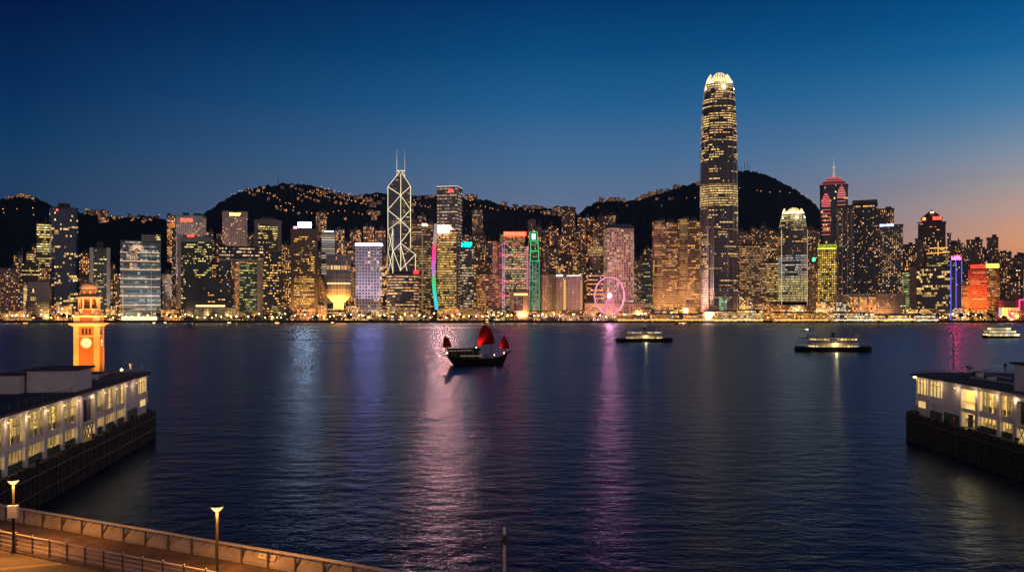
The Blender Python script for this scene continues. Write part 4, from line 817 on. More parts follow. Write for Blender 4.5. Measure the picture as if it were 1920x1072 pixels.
# ---------------------------------------------------------------- houses and lamps on the slopes
M_house=[fac('aptbright',Bay=4,Floor=3.5,Single=.4,Strength=3,Wall=(.2,.14,.11)),fac('apt',Bay=3.6,Floor=3.3,Single=.35,Strength=2.8),fac('aptdim',Bay=4.4,Floor=3.4,Single=.3,Strength=4)]
M_hr=M_roof
def house(key,px,py,wpx,hpx,label,group,mi=0,on_ridge=False):
    p=hill_point(key,px,py+hpx*.8); Y=p.y-6; w=wpx/FPX*Y; h=hpx/FPX*Y
    r_=empty('hillside_house',(p.x,Y,p.z-6),-math.atan2(p.x,Y)+R(rnd.uniform(-20,20)),label,'house',group)
    MB().box(-w/2,w/2,-5,8,0,h+6,0,1).build('wall',[M_house[mi],M_hr],r_)
    MB().box(-w/2-.8,w/2+.8,-5.8,8.8,h+6.01,h+6.8).build('roof',M_hr,r_)
    if w>18: MB().box(-w*.2,w*.1,-1,5,h+6.81,h+10).build('plant_room',M_hr,r_)
rnd=random.Random(5)
def housegroup(key,pts,label,group,mi=0):
    for (px,py,w_,h_) in pts: house(key,px,py,w_,h_,label,group,mi)
housegroup('west',[(16,372,5,2),(24,370,6,2.5),(34,368,4,2),(42,368,6,2),(50,369,5,3),(57,371,6,3),(62,373,5,2.5),(66,376,4,2)],'lit house on the crest of the far left hill','lit houses on the far left crest')
for i,(x,y,w_,h_) in enumerate(((166,394,9,6),(178,395,10,9))): house('west',x,y,w_,h_,('small dark block on the left ridge beside a taller orange one' if i==0 else 'dark flat block on the left ridge left of orange block'),None,2)
house('west',196,401,18,20,'orange windowed block standing on the left ridge right of the blue tower',None,0)
housegroup('west',[(216,409,5,2.5),(224,408,5,4),(231,407,4,4),(244,406,5,3),(252,408,5,3.5),(262,404,5,3),(274,410,6,3),(284,409,5,3),(296,410,6,2.5),(270,418,4,2)],'low orange lit house along the left ridge','low lit houses along the left ridge')
r5=random.Random(21)
cl=[(470,362),(478,364),(486,356),(495,352),(505,372),(515,366),(530,350),(548,349),(556,353),(566,355),(575,369),(583,372),(592,375),(598,378),(520,390),(528,391),(536,394),(560,372),(568,376),(585,360),(597,357),(604,360),(612,362),(620,362),(628,364),(634,366),(642,368),(648,366),(655,370),(600,366),(618,376),(630,378),(640,381),(650,380),(560,402),(612,410),(648,410)]
housegroup('middle',[(x,y,r5.uniform(3,6),r5.uniform(1.6,2.8)) for x,y in cl],'tiny lit house scattered on the central hillside','lit houses scattered on the central hillside')
cl2=[(672,370,16,4),(686,374,10,3),(694,378,14,4),(700,385,12,6),(694,396,12,6),(706,400,14,5),(712,378,8,5),(702,408,10,4),(720,372,6,3),(766,376,10,5),(776,384,7,5),(772,396,6,4),(786,372,6,3),(800,369,8,3),(812,368,8,3)]
housegroup('middle',cl2,'orange lit hillside block around the mast topped skyscraper','orange hillside blocks around the mast topped skyscraper',1)
house('middle',884,368,22,9,'flat dark block on the ridge behind the tall square tower',None,2)
for (x,y,w_,h_,l) in ((945,382,12,4,'long orange lit house on the ridge above the pink bank tower'),(966,386,10,5,'pair of orange lit storeys on the ridge'),(984,388,8,4,'small orange lit house on the ridge'),(1004,386,30,5,'widest orange lit house on the ridge above the green outlined tower'),(1030,398,24,5,'terrace house lit orange below the ridge restaurant'),(1046,386,20,5,'flat roofed lit lookout building at the saddle'),(1050,396,7,12,'orange lit tower leg under the saddle lookout')): house('middle',x,y,w_,h_,l,None,1)
housegroup('east',[(1128,372,10,6),(1142,374,7,5),(1150,372,7,5),(1158,373,9,4),(1170,374,7,4)],'lit block on the left shoulder of the right hill','lit blocks on the left shoulder of the right hill',1)
housegroup('east',[(1196,372,6,4),(1204,368,7,5),(1212,366,6,5),(1220,362,8,5),(1230,359,9,5),(1240,358,7,5),(1250,358,6,3),(1232,373,7,3),(1258,374,9,3)],'lit block in the ridge row left of the tallest skyscraper','lit ridge row left of the tallest skyscraper',1)
house('east',1268,350,13,5,'dark square block alone on the ridge left of the tallest skyscraper',None,2); house('east',1308,343,6,5,'single lit hut at the tallest skyscraper flank',None,0)
# road lamps on the slopes
lp=MB(); lp.bar((0,0,0),(0,0,7),.15); lp_m=MB(); 
lamp_w=glow('hill_lamp_glow',(1,.46,.14),5)
def lamp_mesh(name,h,r,gm):
    b=MB(); b.bar((0,0,0),(0,0,h),.14,.10,n=5,mi=0); b.lathe([(0,h-r),(r*.8,h-r*.6),(r,h),(r*.8,h+r*.6),(0,h+r)],n=8,mi=1)
    o=b.build(name,[M_steel,gm]); return o
proto=lamp_mesh('road_lamp',9,.75,lamp_w); tag(proto,'small warm road lamp on the dark hillside','street lamp','road lamps on the hillsides')
first=True
hl=[('west',x,y) for x,y in ((7,399),(33,399),(63,399),(9,408),(64,412),(247,420),(210,415),(300,412))]
r6=random.Random(77)
roads=[('middle',[(430,372),(470,362),(500,368),(530,384),(560,398)],20),('middle',[(560,372),(590,368),(620,378),(650,380),(690,392)],26),('middle',[(520,392),(545,402),(600,408),(650,404),(715,412)],18),('middle',[(770,378),(790,392),(812,396)],8),('middle',[(880,392),(930,400),(975,398),(1030,408)],16),('middle',[(600,358),(640,371),(700,376),(720,372)],14)]
for key_,pts_,n_ in roads:
    for q_ in range(n_):
        t_=(q_+r6.uniform(-.4,.4))/n_; xx=pts_[0][0]+(pts_[-1][0]-pts_[0][0])*t_; hl.append((key_,xx,prof(pts_,xx)+r6.uniform(-1.2,1.2)))
hl+=[('east',x,y) for x,y in ((1419,364),(1426,365),(1443,367),(1462,366.5),(1480,367),(1502,371),(1511,374),(1287,377),(1303,377),(1175,392),(1121,395),(1386,358),(1240,392),(1200,380))]
for key,px,py in hl:
    if py < prof(HILLS[key][2],px)+3: continue
    p=hill_point(key,px,py); o=proto if first else copy_tree(proto); first=False
    o.location=(p.x,p.y-4,p.z+1); s=r6.uniform(.7,1.5); o.scale=(s,s,1)
# antennas on the peaks
def antenna(px,y0,y1,key,label,kind=0):
    p=hill_point(key,px,y0-1); h=(y0-y1+4)/FPX*p.y
    r_=empty('radio_mast',(p.x,p.y,p.z-8),0,label,'antenna'); b=MB(); b.bar((0,0,0),(0,0,h),1.0 if kind else 1.5,.4); b.build('pole',M_dark,r_)
    if kind:
        for zf_ in (.55,.75,.9): MB().bar((-3*(1.3-zf_),0,h*zf_),(3*(1.3-zf_),0,h*zf_),.7).build('cross_arm',M_dark,r_)
antenna(521.5,347,325,'middle','single thin mast on the central hilltop')
for x,y,l,kd in ((1384,313,'shortest mast on the right hilltop',1),(1390,311,'slim mast second along the right hilltop',0),(1396,306,'lattice mast with crossbars on the right hilltop',1),(1401,305,'tallest mast on the right hilltop',1),(1405,312,'last short mast at the downhill end of the right hilltop',0)): antenna(x,322,y,'east',l,kd)

# ================================================================== THE FAR WATERFRONT
M_sea=mat('seawall_stone',(.035,.035,.04),.8,vary=(.2,.6,(.09,.08,.07)))
b=MB(); b.box(-1000,1000,SHORE-6,SHORE-.02,-2,4.1); o=b.build('seawall',M_sea); tag(o,'long dark stone seawall along the far shore','seawall')
# trees
def leafball(seed,rx,rz,n,cs=1.0):
    rr=random.Random(seed); b=MB()
    lobes=[(rr.uniform(-.5,.5)*rx,rr.uniform(-.5,.5)*rx,rr.uniform(-.3,.45)*rz,rr.uniform(.4,.65)) for _ in range(7)]
    for _ in range(n):
        lx,ly,lz,lr=rr.choice(lobes); th=rr.uniform(0,6.283); ph=math.acos(rr.uniform(-1,1)); q=lr*rr.uniform(.55,1.05)
        c=Vector((lx+rx*q*math.sin(ph)*math.cos(th),ly+rx*q*math.sin(ph)*math.sin(th),lz+rz*q*math.cos(ph)))
        a=Vector((rr.gauss(0,1),rr.gauss(0,1),rr.gauss(0,1))).normalized(); e=a.orthogonal().normalized(); f=a.cross(e); s=rr.uniform(.35,.9)*cs
        b.face([c+e*s,c+f*s*.7,c-e*s,c-f*s*.7])
    return b
M_leaf=mat('leaf',(.045,.065,.025),.9,vary=(.5,.8,(.09,.08,.03))); M_bark=mat('bark',(.07,.05,.035),.95)
trees=[]
for s in range(4):
    r_=empty('tree',(0,0,-500)); bt=MB(); H=[8,10,7,12][s]
    bt.bar((0,0,0),(0,0,H*.45),.4,.28); 
    for a in range(4): an=a*1.7+s; bt.bar((0,0,H*.38),(math.cos(an)*2,math.sin(an)*2,H*.62),.2,.08)
    bt.build('trunk',M_bark,r_); cr=leafball(s,H*.42,H*.36,420).build('crown',M_leaf,r_); cr.location=(0,0,H*.68); trees.append(r_)
used=set(); rt=random.Random(3)
tp=[x+rt.uniform(-2,2) for x in (8,20,30,62,70,78,120,128,300,308,316,335,350,362,430,440,452,462,470,478,486,500,515,540,590,596,604,655,676,690,700,716,724,735,800,812,824,832,842,868,880,925,940,948,962,996,1010,1060,1075,1122,1128,1190,1198,1240,1385,1400,1470,1482,1490,1700,1712,1740,1752,1760,1776,1790,1800,1812,1826,1834,1842,1850,1862,1880,1900)]
for i,px in enumerate(tp):
    s=rt.randrange(4); Y=rt.uniform(1474,1488); o=trees[s] if s not in used else copy_tree(trees[s]); used.add(s)
    o.location=(PXW(px,Y),Y,3.5); sc_=rt.uniform(.8,1.5); o.scale=(sc_*1.2,sc_,sc_*.9); o.rotation_euler=(0,0,rt.uniform(0,6))
    tag(o,'dark bushy tree on the far waterfront promenade','tree','trees on the far waterfront')
# promenade lamps
lamp_o=glow('promenade_lamp_glow',(1,.46,.10),75); lamp_y=glow('promenade_lamp_glow_yellow',(1,.68,.28),60)
pa=lamp_mesh('street_lamp',6,.62,lamp_o); pb_=lamp_mesh('street_lamp',8,.55,lamp_y); fa_=fb_=True; rl=random.Random(9)
lamp_px=[]; x=2
while x<1920: lamp_px.append(x); x+=rl.uniform(7,15) if (x<1000 or x>1660) else rl.uniform(6,11)
for i,px in enumerate(lamp_px):
    or_=rl.random()<.6; src=pa if or_ else pb_; f1=fa_ if or_ else fb_
    o=src if f1 else copy_tree(src)
    if or_: fa_=False
    else: fb_=False
    Y=rl.uniform(1468,1486); o.location=(PXW(px,Y),Y,3.5); s=rl.uniform(.7,1.35); o.scale=(s,s,rl.uniform(.7,1.6))
    tag(o,'orange lamp post on the far waterfront' if or_ else 'yellowish lamp post on the far waterfront','street lamp','orange lamp posts on the far waterfront' if or_ else 'yellowish lamp posts on the far waterfront')
for i in range(46):
    px=10+i*42+rl.uniform(-12,12); Y=rl.uniform(1480,1500); dim=.6 if px<1000 else 1.0
    lx,lz=PXW(px,Y),3.5+rl.uniform(6,11); light('street_light','SPOT',(lx,Y-2,lz),42000*dim*rl.uniform(.5,1.5),(1,rl.uniform(.42,.6),.16),None,3,(lx*1.02,Y+38,lz+26),140,.6)
# strings of low lit buildings, kiosks and sheds
def lowb(px0,px1,yt,Y,label,ca,cb,st,wall=(.3,.2,.12),floor=3.2,single=.6,roof=None,group=None):
    r_,w,d,H=B('waterfront_building','building',label,px0,px1,yt,Y,facade(Bay=2.6,Floor=floor,W=.8,H=.62,Single=single,ColA=ca,ColB=cb,Strength=st,Wall=wall,Patch=.8),dr=.3,roofbits=False,parapet=0,group=group)
    MB().box(-w/2-1,w/2+1,-d/2-2,d/2+1,H+.01,H+1.0).build('roof',roof or M_roof,r_)
    return r_,w,d,H
for a in ((0,46,582,1480,'low warm shop row at the far left waterfront',OR,YE,2.4),(46,60,575,1484,'white gable kiosk beside trees left of the clock tower',OR2,YW,1.6),(96,135,573,1490,'brightly lit arcade left behind the clock tower',OR,YE,4.0),(198,216,574,1488,'small lit ticket hall right of the clock tower',YE,YW,3.2),(302,345,580,1486,'orange market sheds right of the bright glass building',OR,OR2,4.0),
          (445,486,585,1482,'dim kiosk row below the gateway building',OR2,YE,1.8),(545,592,578,1484,'orange glowing entrance below the gold office',(1,.25,.03),OR2,3.6),(596,612,572,1488,'small orange pavilion left of the funnel based building',OR,YE,3.0),(646,674,574,1486,'white and gold lit stepped pavilion left of the lavender hotel',OR2,YW,3.4),(676,722,580,1482,'low lit strip of shops below the lavender hotel',YE,YW,2.6),
          (730,756,575,1484,'gold fronted gallery below the wide low office',YE,YW,2.4),(758,786,576,1482,'grey hall with yellow doors below the wide low office',OR2,YE,1.5),(790,806,580,1486,'small dark boathouse left of the rainbow edge foot',OR,YE,1.6),(822,862,578,1482,'orange lit pavilion with pitched canopies below the gold banded office',OR,YE,3.4),(866,908,577,1484,'dark civic hall right of the gold banded office foot',OR,YE,1.0),
          (910,946,580,1480,'yellow lit pavilion left of the beige court building',YE,YW,3.6),(992,1040,583,1480,'lit arcade below the green outlined tower',OR,YE,3.4),(1040,1100,582,1480,'bright arcade row below the slot windowed block',OR,YE,3.6),(1150,1185,585,1479,'orange lit arcade at the wheel base right side',OR,YE,3.8),(1186,1222,580,1482,'yellow lit landing hall right of the wheel',OR2,YE,3.2),
          (1240,1290,577,1486,'gold lit shopping podium below the twin brown towers',OR2,YE,3.4),(1286,1303,563,1500,'blank beige cube left of the tallest skyscraper foot',OR,YE,.4),(1386,1412,557,1496,'gold grid pavilion right of the tallest skyscraper foot',YE,YW,3.0),(1416,1462,570,1490,'terraced brown hall left of the shorter skyscraper foot',OR,YE,2.0),(1462,1515,572,1488,'wide brown podium in front of the shorter skyscraper',OR,YE,2.4),
          (1530,1566,566,1490,'two deck lit ferry concourse left of the orange bays',OR2,YW,3.6),(1568,1592,566,1488,'white lit rotunda left of the orange bays',WH,WH,2.6),(1696,1722,578,1484,'lit sheds right of the blank fronted hall',YE,YW,3.6),(1726,1772,580,1482,'yellow lit wharf office below the dark blue office',YE,YW,3.2),(1786,1812,578,1484,'white lit stand below the blue neon tower',OR,WH,4.0),
          (1816,1850,580,1482,'gold lit stalls below the red office',OR,YE,4.0),(1852,1870,583,1480,'dim shed right of the gold lit stalls',OR,YE,1.5),(1890,1920,583,1482,'dark gabled shed at the far right waterfront',OR,YE,1.2)):
    lowb(*a)
# piers projecting over the water on the right half
def far_pier(px0,px1,yt,label,cols,st,dark=.0):
    Y=1440; X=PXW((px0+px1)/2,Y); w=(px1-px0)/FPX*Y; r_=empty('ferry_pier',(X,Y,0),0,label,'pier')
    h=PZ(yt,Y); MB().box(-w/2,w/2,0,26,-2,2.6).build('deck',M_sea,r_)
    MB().box(-w/2+1,w/2-1,2,24,2.61,h-2.2).build('wall',facade(Bay=2.4,Floor=4.2,W=.82,H=.72,Single=.8,ColA=cols[0],ColB=cols[1],Strength=st,Wall=(.25,.17,.1),Patch=.7),r_)
    MB().prism([(-w/2-1,-1),(w/2+1,-1),(w/2+1,27),(-w/2-1,27)],h-2.19,h,0,True,[(-w/2+4,5),(w/2-4,5),(w/2-4,20),(-w/2+4,20)],None,0,True).build('roof',mat('pier_roof',(.06,.065,.08),.6),r_)
    MB().box(-w/2,w/2,.2,.8,4.6,5.4).build('rail_light',glow('rail_glow',cols[1],2.4),r_)
    for i in range(max(3,int(w/14))): MB().bar((-w/2+2+(w-4)*i/max(2,int(w/14)-1),-.5,-2),(-w/2+2+(w-4)*i/max(2,int(w/14)-1),-.5,3),.5).build('pile',M_dark,r_)
for a in ((1158,1218,592,'long low pier shed at the right side of the wheel',(OR,YE),1.6),(1222,1320,587,'long pier with a bright canopy left of the tallest skyscraper',(OR,YE),2.0),(1322,1384,582,'dark roofed pier below the tallest skyscraper',(OR2,YW),3.0),(1386,1432,580,'steep roofed yellow lit pier right of the tallest skyscraper',(YE,YW),3.2),
          (1454,1524,584,'gable roofed pier glowing below the shorter claw crowned skyscraper',(OR,YE),2.8),(1526,1554,586,'dark canopied pier left of the blue white roofed pier',(OR2,YE),2.0),(1564,1642,585,'blue white roofed pier below the orange bays',(YE,WH),3.0),(1646,1716,588,'low yellow lit pier below the blank fronted hall',(YE,YW),3.6),(1720,1760,589,'pale railed pier below the wide dark blue office',(YW,WH),2.2)):
    far_pier(*a)
Y=1450; 
for (x0,x1,lab) in ((1005,1160,'broad landing stage with a pale lit roof in front of the ferris wheel'),):
    X=PXW((x0+x1)/2,Y); w=(x1-x0)/FPX*Y; r_=empty('landing_stage',(X,Y,0),0,lab,'pier')
    MB().box(-w/2,w/2,0,14,-2,3.6).build('deck',M_sea,r_); MB().box(-w/2+3,w/2-3,1,12,PZ(592,Y)-.6,PZ(592,Y)).build('roof',mat('pale_roof',(.6,.5,.4),.6,0,(1,.6,.35),.5),r_)
    for i in range(14): MB().bar((-w/2+4+(w-8)*i/13,1.4,3.6),(-w/2+4+(w-8)*i/13,1.4,PZ(592,Y)-.6),.3).build('post',M_white,r_)
    MB().box(-w/2+4,w/2-4,9,11,3.61,PZ(592,Y)-1.5).build('wall',facade(Bay=1.8,Floor=3.5,W=.6,H=.7,Single=.6,ColA=(1,.4,.35),ColB=YE,Strength=3.4,Wall=(.2,.12,.1)),r_)
# ---------------------------------------------------------------- ferris wheel
Yw=1470; hubz=PZ(554,Yw)-3.5; Rw=34.5/FPX*Yw; r_=empty('ferris_wheel',(PXW(1143,Yw),Yw,3.5),R(30),'pink lit ferris wheel with a blazing white hub','ferris wheel')
pkw=glow('pink_rim',(1,.34,.58),1.7); b=MB(); n=60; pt=lambda a,rr,y: Vector((rr*math.cos(a),y,hubz+rr*math.sin(a)))
for yy in (-1.2,1.2):
    for i in range(n): b.bar(pt(2*math.pi*i/n,Rw,yy),pt(2*math.pi*(i+1)/n,Rw,yy),.40,n=4)
b.build('rim',pkw,r_)
b=MB(); 
for i in range(28): b.bar(pt(2*math.pi*i/28,2,0),pt(2*math.pi*i/28,Rw,0),.07,n=3)
b.build('spoke',mat('spoke_steel',(.5,.3,.4),.5,0,(1,.35,.6),1.6),r_)
b=MB(); b.lathe([(0,-3.6),(2.4,-2.6),(3.6,0),(2.4,2.6),(0,3.6)],n=16); hb=b.build('hub',glow('hub_glow',(1,.30,.38),620),r_,(0,0,hubz),None,True)
for sx_ in (-1,1):
    for yy in (-6,6): MB().bar((0,yy*.3,hubz),(sx_*19,yy,0),.8,.9,n=6).build('leg',glow('pink_leg',(1,.24,.50),.8),r_)
gm=MB().box(-1,1,-1,1,-2.4,-.2); g0=gm.build('gondola',mat('gondola_white',(.6,.5,.55),.5),r_)
for i in range(42):
    a=2*math.pi*i/42; g=g0 if i==0 else g0.copy()
    if i: COL.objects.link(g)
    g.parent=r_; g.location=pt(a,Rw+.6,0)
MB().box(-20,20,-5,5,0,2.2).build('base',facade(Bay=2,Floor=2.2,W=.8,H=.7,Single=.8,ColA=(1,.3,.6),ColB=OR2,Strength=2.5,Wall=(.3,.15,.2),Patch=0.0),r_)
light('hub_light','POINT',(0,-12,hubz),9000,(1,.35,.6),r_,3)
# ================================================================== BOATS
M_hullg=mat('hull_green',(.015,.05,.035),.5); M_boatw=mat('boat_white',(.42,.40,.38),.6); M_hullk=mat('hull_black',(.007,.006,.006),.6,spec=.2,vary=(.8,.6,(.016,.011,.009)))
def hull(L,Wd,z0,z1,sheer,bow=.25,n=18,double=True,rake=1.2):
    """closed hull, pointed towards the ends; returns MB"""
    b=MB(); secs=[]
    for i in range(n+1):
        t=i/n*2-1; wf=(1-abs(t)**(1/bow*.9))**.6 if double else (1-max(0,t)**3.2)**.7*(1 if t>-.6 else (1-((-t-.6)/.4)**2*.35))
        wf=max(wf,.02); x=t*L/2; zt=z1+sheer*abs(t)**3; xb=x-(rake*abs(t)**4)*(1 if t>0 else -1)
        hw=Wd/2*wf; secs.append([(xb,-hw*.45,z0),(x*.99+xb*.01,-hw*.92,z0+(zt-z0)*.45),(x,-hw,zt),(x,hw,zt),(x*.99+xb*.01,hw*.92,z0+(zt-z0)*.45),(xb,hw*.45,z0)])
    for a,c in zip(secs,secs[1:]):
        for j in range(6):
            k_=(j+1)%6; b.face([a[j],a[k_],c[k_],c[j]])
    b.face(secs[0]); b.face(list(reversed(secs[-1])))
    return b
def ferry(px,wl,L,label,rz,lit=1.0,group=None):
    Y=CAMH*FPX/(wl-HY); r_=empty('ferry',(PXW(px,Y),Y,0),rz,label,'ferry',group)
    hull(L,8.5,-.6,1.5,.5).build('hull',M_hullk,r_,None,None,False,True)
    hull(L*.97,8.7,1.51,2.2,.5).build('belt',M_hullg,r_,None,None,False,True)
    g=facade(Bay=1.7,Floor=1.75,W=.72,H=.5,Single=1.0,ColA=(1,.62,.16),ColB=(1,.7,.25),Strength=2.6*lit,Wall=(.30,.28,.25),Patch=0.0)
    for sg in (-1,1): MB().box(sg*2.2,sg*L*.30,-3.4,3.4,2.25,4.0).build('lower_cabin',[g],r_); MB().box(sg*2.6,sg*L*.28,-3.0,3.0,4.9,6.4).build('upper_cabin',[g],r_)
    MB().box(-2.1,2.1,-3.5,3.5,2.25,4.0).build('engine_casing',M_boatw,r_)
    dk=MB(); dk.prism([(-L*.46,-2.6),(-L*.36,-4.1),(L*.36,-4.1),(L*.46,-2.6),(L*.46,2.6),(L*.36,4.1),(-L*.36,4.1),(-L*.46,2.6)],4.05,4.35,bottom=True); dk.build('upper_deck',M_boatw,r_)
    dk=MB(); dk.prism([(-L*.44,-2.6),(-L*.34,-3.8),(L*.34,-3.8),(L*.44,-2.6),(L*.44,2.6),(L*.34,3.8),(-L*.34,3.8),(-L*.44,2.6)],6.5,6.8,bottom=True); dk.build('roof',mat('ferry_roof',(.25,.26,.27),.7),r_)
    rl_=MB()
    for s_ in (-1,1):
        for x in [L*(-.44+.88*i/22) for i in range(23)]: rl_.bar((x,s_*(3.7 if abs(x)<L*.35 else 2.7),4.35),(x,s_*(3.7 if abs(x)<L*.35 else 2.7),6.5),.06,n=4)
        rl_.bar((-L*.36,s_*4.0,5.3),(L*.36,s_*4.0,5.3),.05,n=4)
    rl_.build('railing',M_boatw,r_)
    MB().prism(rect(1.7,1.9,.4),6.8,9.4).build('funnel',mat('funnel_dark',(.05,.05,.05),.5),r_)
    for sg in (-1,1):
        MB().box(sg*L*.30-1.3,sg*L*.30+1.3,-1.5,1.5,6.81,8.6).build('wheelhouse',M_boatw,r_); MB().bar((sg*L*.22,0,6.8),(sg*L*.22,0,10.5),.08).build('mast',M_steel,r_)
    light('cabin_light','POINT',(0,-5.5,3.4),900*lit,(1,.66,.25),r_,.5)
ferry(1208,640.5,38,'ferry with dark hull crossing nearest the wheel reflection',R(4),.9,'harbour ferries')
ferry(1562,658.5,38,'larger looking ferry with dark hull in front of the right piers',R(-3),1.0,'harbour ferries')
# fast launch on the right
Y=CAMH*FPX/(633.5-HY); r_=empty('excursion_boat',(PXW(1879,Y),Y,0),R(6),'brightly lit excursion boat with three yellow deck lines near the right edge','boat')
hull(29,7,-.5,1.4,.8,.25,18,False).build('hull',M_hullk,r_,None,None,False,True)
for i,(xa,xb,z) in enumerate(((-13,12,1.6),(-12,9,3.9),(-10,5,6.1))):
    MB().box(xa,xb,-3.1+i*.3,3.1-i*.3,z,z+1.5).build('cabin',facade(Bay=2.2,Floor=9,W=.9,H=1,Single=1.0,ColA=(1,.66,.2),ColB=(1,.8,.4),Strength=3.6 if i==0 else 2.2,Wall=(.3,.28,.25),Patch=0.0),r_); MB().box(xa-.6,xb+.8,-3.5+i*.3,3.5-i*.3,z+1.55,z+1.8).build('deck_roof',M_boatw,r_)
MB().bar((-4,0,7.9),(-4,0,11),.1).build('mast',M_steel,r_)
# small craft close to the far shore
def launch(px,py,L,label,gc,st,rz=0.0):
    Y=CAMH*FPX/(py-HY); r_=empty('launch',(PXW(px,Y),Y,0),rz,label,'boat')
    hull(L,L*.28,-.4,1.0,.6,.25,10,False,.6).build('hull',M_hullk,r_,None,None,False,True)
    MB().box(-L*.25,L*.18,-L*.1,L*.1,1.05,2.6).build('cabin',facade(Bay=1.4,Floor=5,W=.8,H=1,Single=1.0,ColA=gc,ColB=gc,Strength=st,Patch=0.0),r_); MB().box(-L*.3,L*.22,-L*.12,L*.12,2.62,2.8).build('roof',M_boatw,r_)
    MB().bar((0,0,2.8),(0,0,4.8),.07).build('mast',M_steel,r_)
for a in ((1281,608,24,'low orange lit launch below the long canopied pier',(1,.4,.08),5),(1513,621,7,'tiny yellow lit launch right of the middle ferry wake',(1,.6,.15),6),(520,607.5,12,'orange lit launch below the gateway building',(1,.35,.06),14),(624,607,10,'orange lit launch below the funnel based building',(1,.42,.08),11),(914,605.5,11,'orange lit launch behind the junk mainmast',(1,.5,.1),12),(48,608,12,'small orange launch near the far left shore',(1,.3,.05),8),(289,607.5,10,'pale yellow launch below the bright glass building',(1,.7,.3),8),(430,607,9,'pale yellow launch below the glass convention hall',(1,.75,.35),7),(310,607,8,'faint yellow launch beside the pale one under the bright glass building',(1,.6,.2),6)): launch(*a)

# ================================================================== JUNK
Y=CAMH*FPX/(684-HY); Lj=19.6; r_=empty('junk_boat',(PXW(895,Y),Y,0),R(2),'dark wooden junk with three glowing red batten sails','sailing boat')
q=lambda px,py: ((px-895)/FPX*Y, PZ(py,Y))
b=MB(); n=24; secs=[]
for i in range(n+1):
    t=i/n; px=837+(956-837)*t; x,_=q(px,684)
    top=q(0,prof([(838,663),(850,668),(870,671),(905,671),(925,670),(938,668),(948,663),(956,656.5)],px))[1]; xb=x+ (3.4*(1-t)**2.2 - 3.2*(max(0,t-.6)/.4)**1.5)
    hw=2.7*(math.sin(math.pi*min(1,.22+t*.80))**.6 if t<.97 else .25); hw=max(hw*(1-max(0,t-.8)*3.6) if t>.8 else hw,.12)
    secs.append([(xb,-hw*.3,-.6),(x*.3+xb*.7,-hw*.82,.4),(x,-hw,top),(x,hw,top),(x*.3+xb*.7,hw*.82,.4),(xb,hw*.3,-.6)])
for a,c in zip(secs,secs[1:]):
    for j in range(6): b.face([a[j],a[(j+1)%6],c[(j+1)%6],c[j]])
b.face(secs[0]); b.face(list(reversed(secs[-1]))); b.build('hull',M_hullk,r_,None,None,False,True)
MB().bar((q(900,655)[0],-1.9,q(0,655)[1]),(q(914,670)[0],-1.9,q(0,670)[1]),.12).bar((q(903,655)[0],-1.9,q(0,655)[1]),(q(918,670)[0],-1.9,q(0,670)[1]),.08).build('stair',M_hullk,r_)
MB().bar((q(921,608)[0],.2,q(0,608)[1]),(q(955,658)[0],0,q(0,658)[1]),.035,n=3).bar((q(921,608)[0],.2,q(0,608)[1]),(q(862,652)[0],0,q(0,652)[1]),.035,n=3).build('rope',M_hullk,r_)
bx=q(962,656); b=MB(); b.bar((q(945,665)[0],0,q(945,665)[1]),(bx[0],0,bx[1]),.35,.12); b.build('bowsprit',M_hullk,r_)
x0,z0=q(840,664); x1,z1=q(899,652.5); MB().prism([(x0,-2.1),(x1,-2.3),(x1,2.3),(x0,2.1)],q(0,672)[1],q(0,655)[1]).build('deckhouse',facade(Bay=1.1,Floor=20,W=.45,H=1,Single=.35,ColA=(.5,.45,.25),ColB=YW,Strength=.05,Wall=(.004,.003,.003),Glass=(.006,.006,.006)),r_)
b=MB(); b.prism([(x0-.6,-2.5),(x1+.5,-2.6),(x1+.5,2.6),(x0-.6,2.5)],q(0,654.9)[1],q(0,652.5)[1],bottom=True); b.build('roof',M_hullk,r_)
led(r_,[(q(842,657)[0],-2.62,q(0,657)[1]),(q(885,656)[0],-2.7,q(0,656)[1])],glow('rail_w',(1,.5,.4),.5),.06)
b=MB()
for i in range(13): b.box(q(864,0)[0]+i*.62,q(864,0)[0]+i*.62+.38,-2.36,-2.32,q(0,667.4)[1],q(0,665.2)[1])
b.build('window_row',glow('cabin_win',(.6,.6,.35),.3),r_)
M_sail=bpy.data.materials.new('red_sail'); M_sail.use_nodes=True; kk=NT(M_sail.node_tree); kk.n.clear()
ds=kk.new('ShaderNodeBsdfDiffuse'); ts=kk.new('ShaderNodeBsdfTranslucent'); 
for z in (ds,ts): z.inputs[0].default_value=(.42,.018,.012,1)
mx=kk.new('ShaderNodeMixShader'); mx.inputs[0].default_value=.55; kk.l.new(ds.outputs[0],mx.inputs[1]); kk.l.new(ts.outputs[0],mx.inputs[2]); kk.l.new(mx.outputs[0],kk.new('ShaderNodeOutputMaterial').inputs[0])
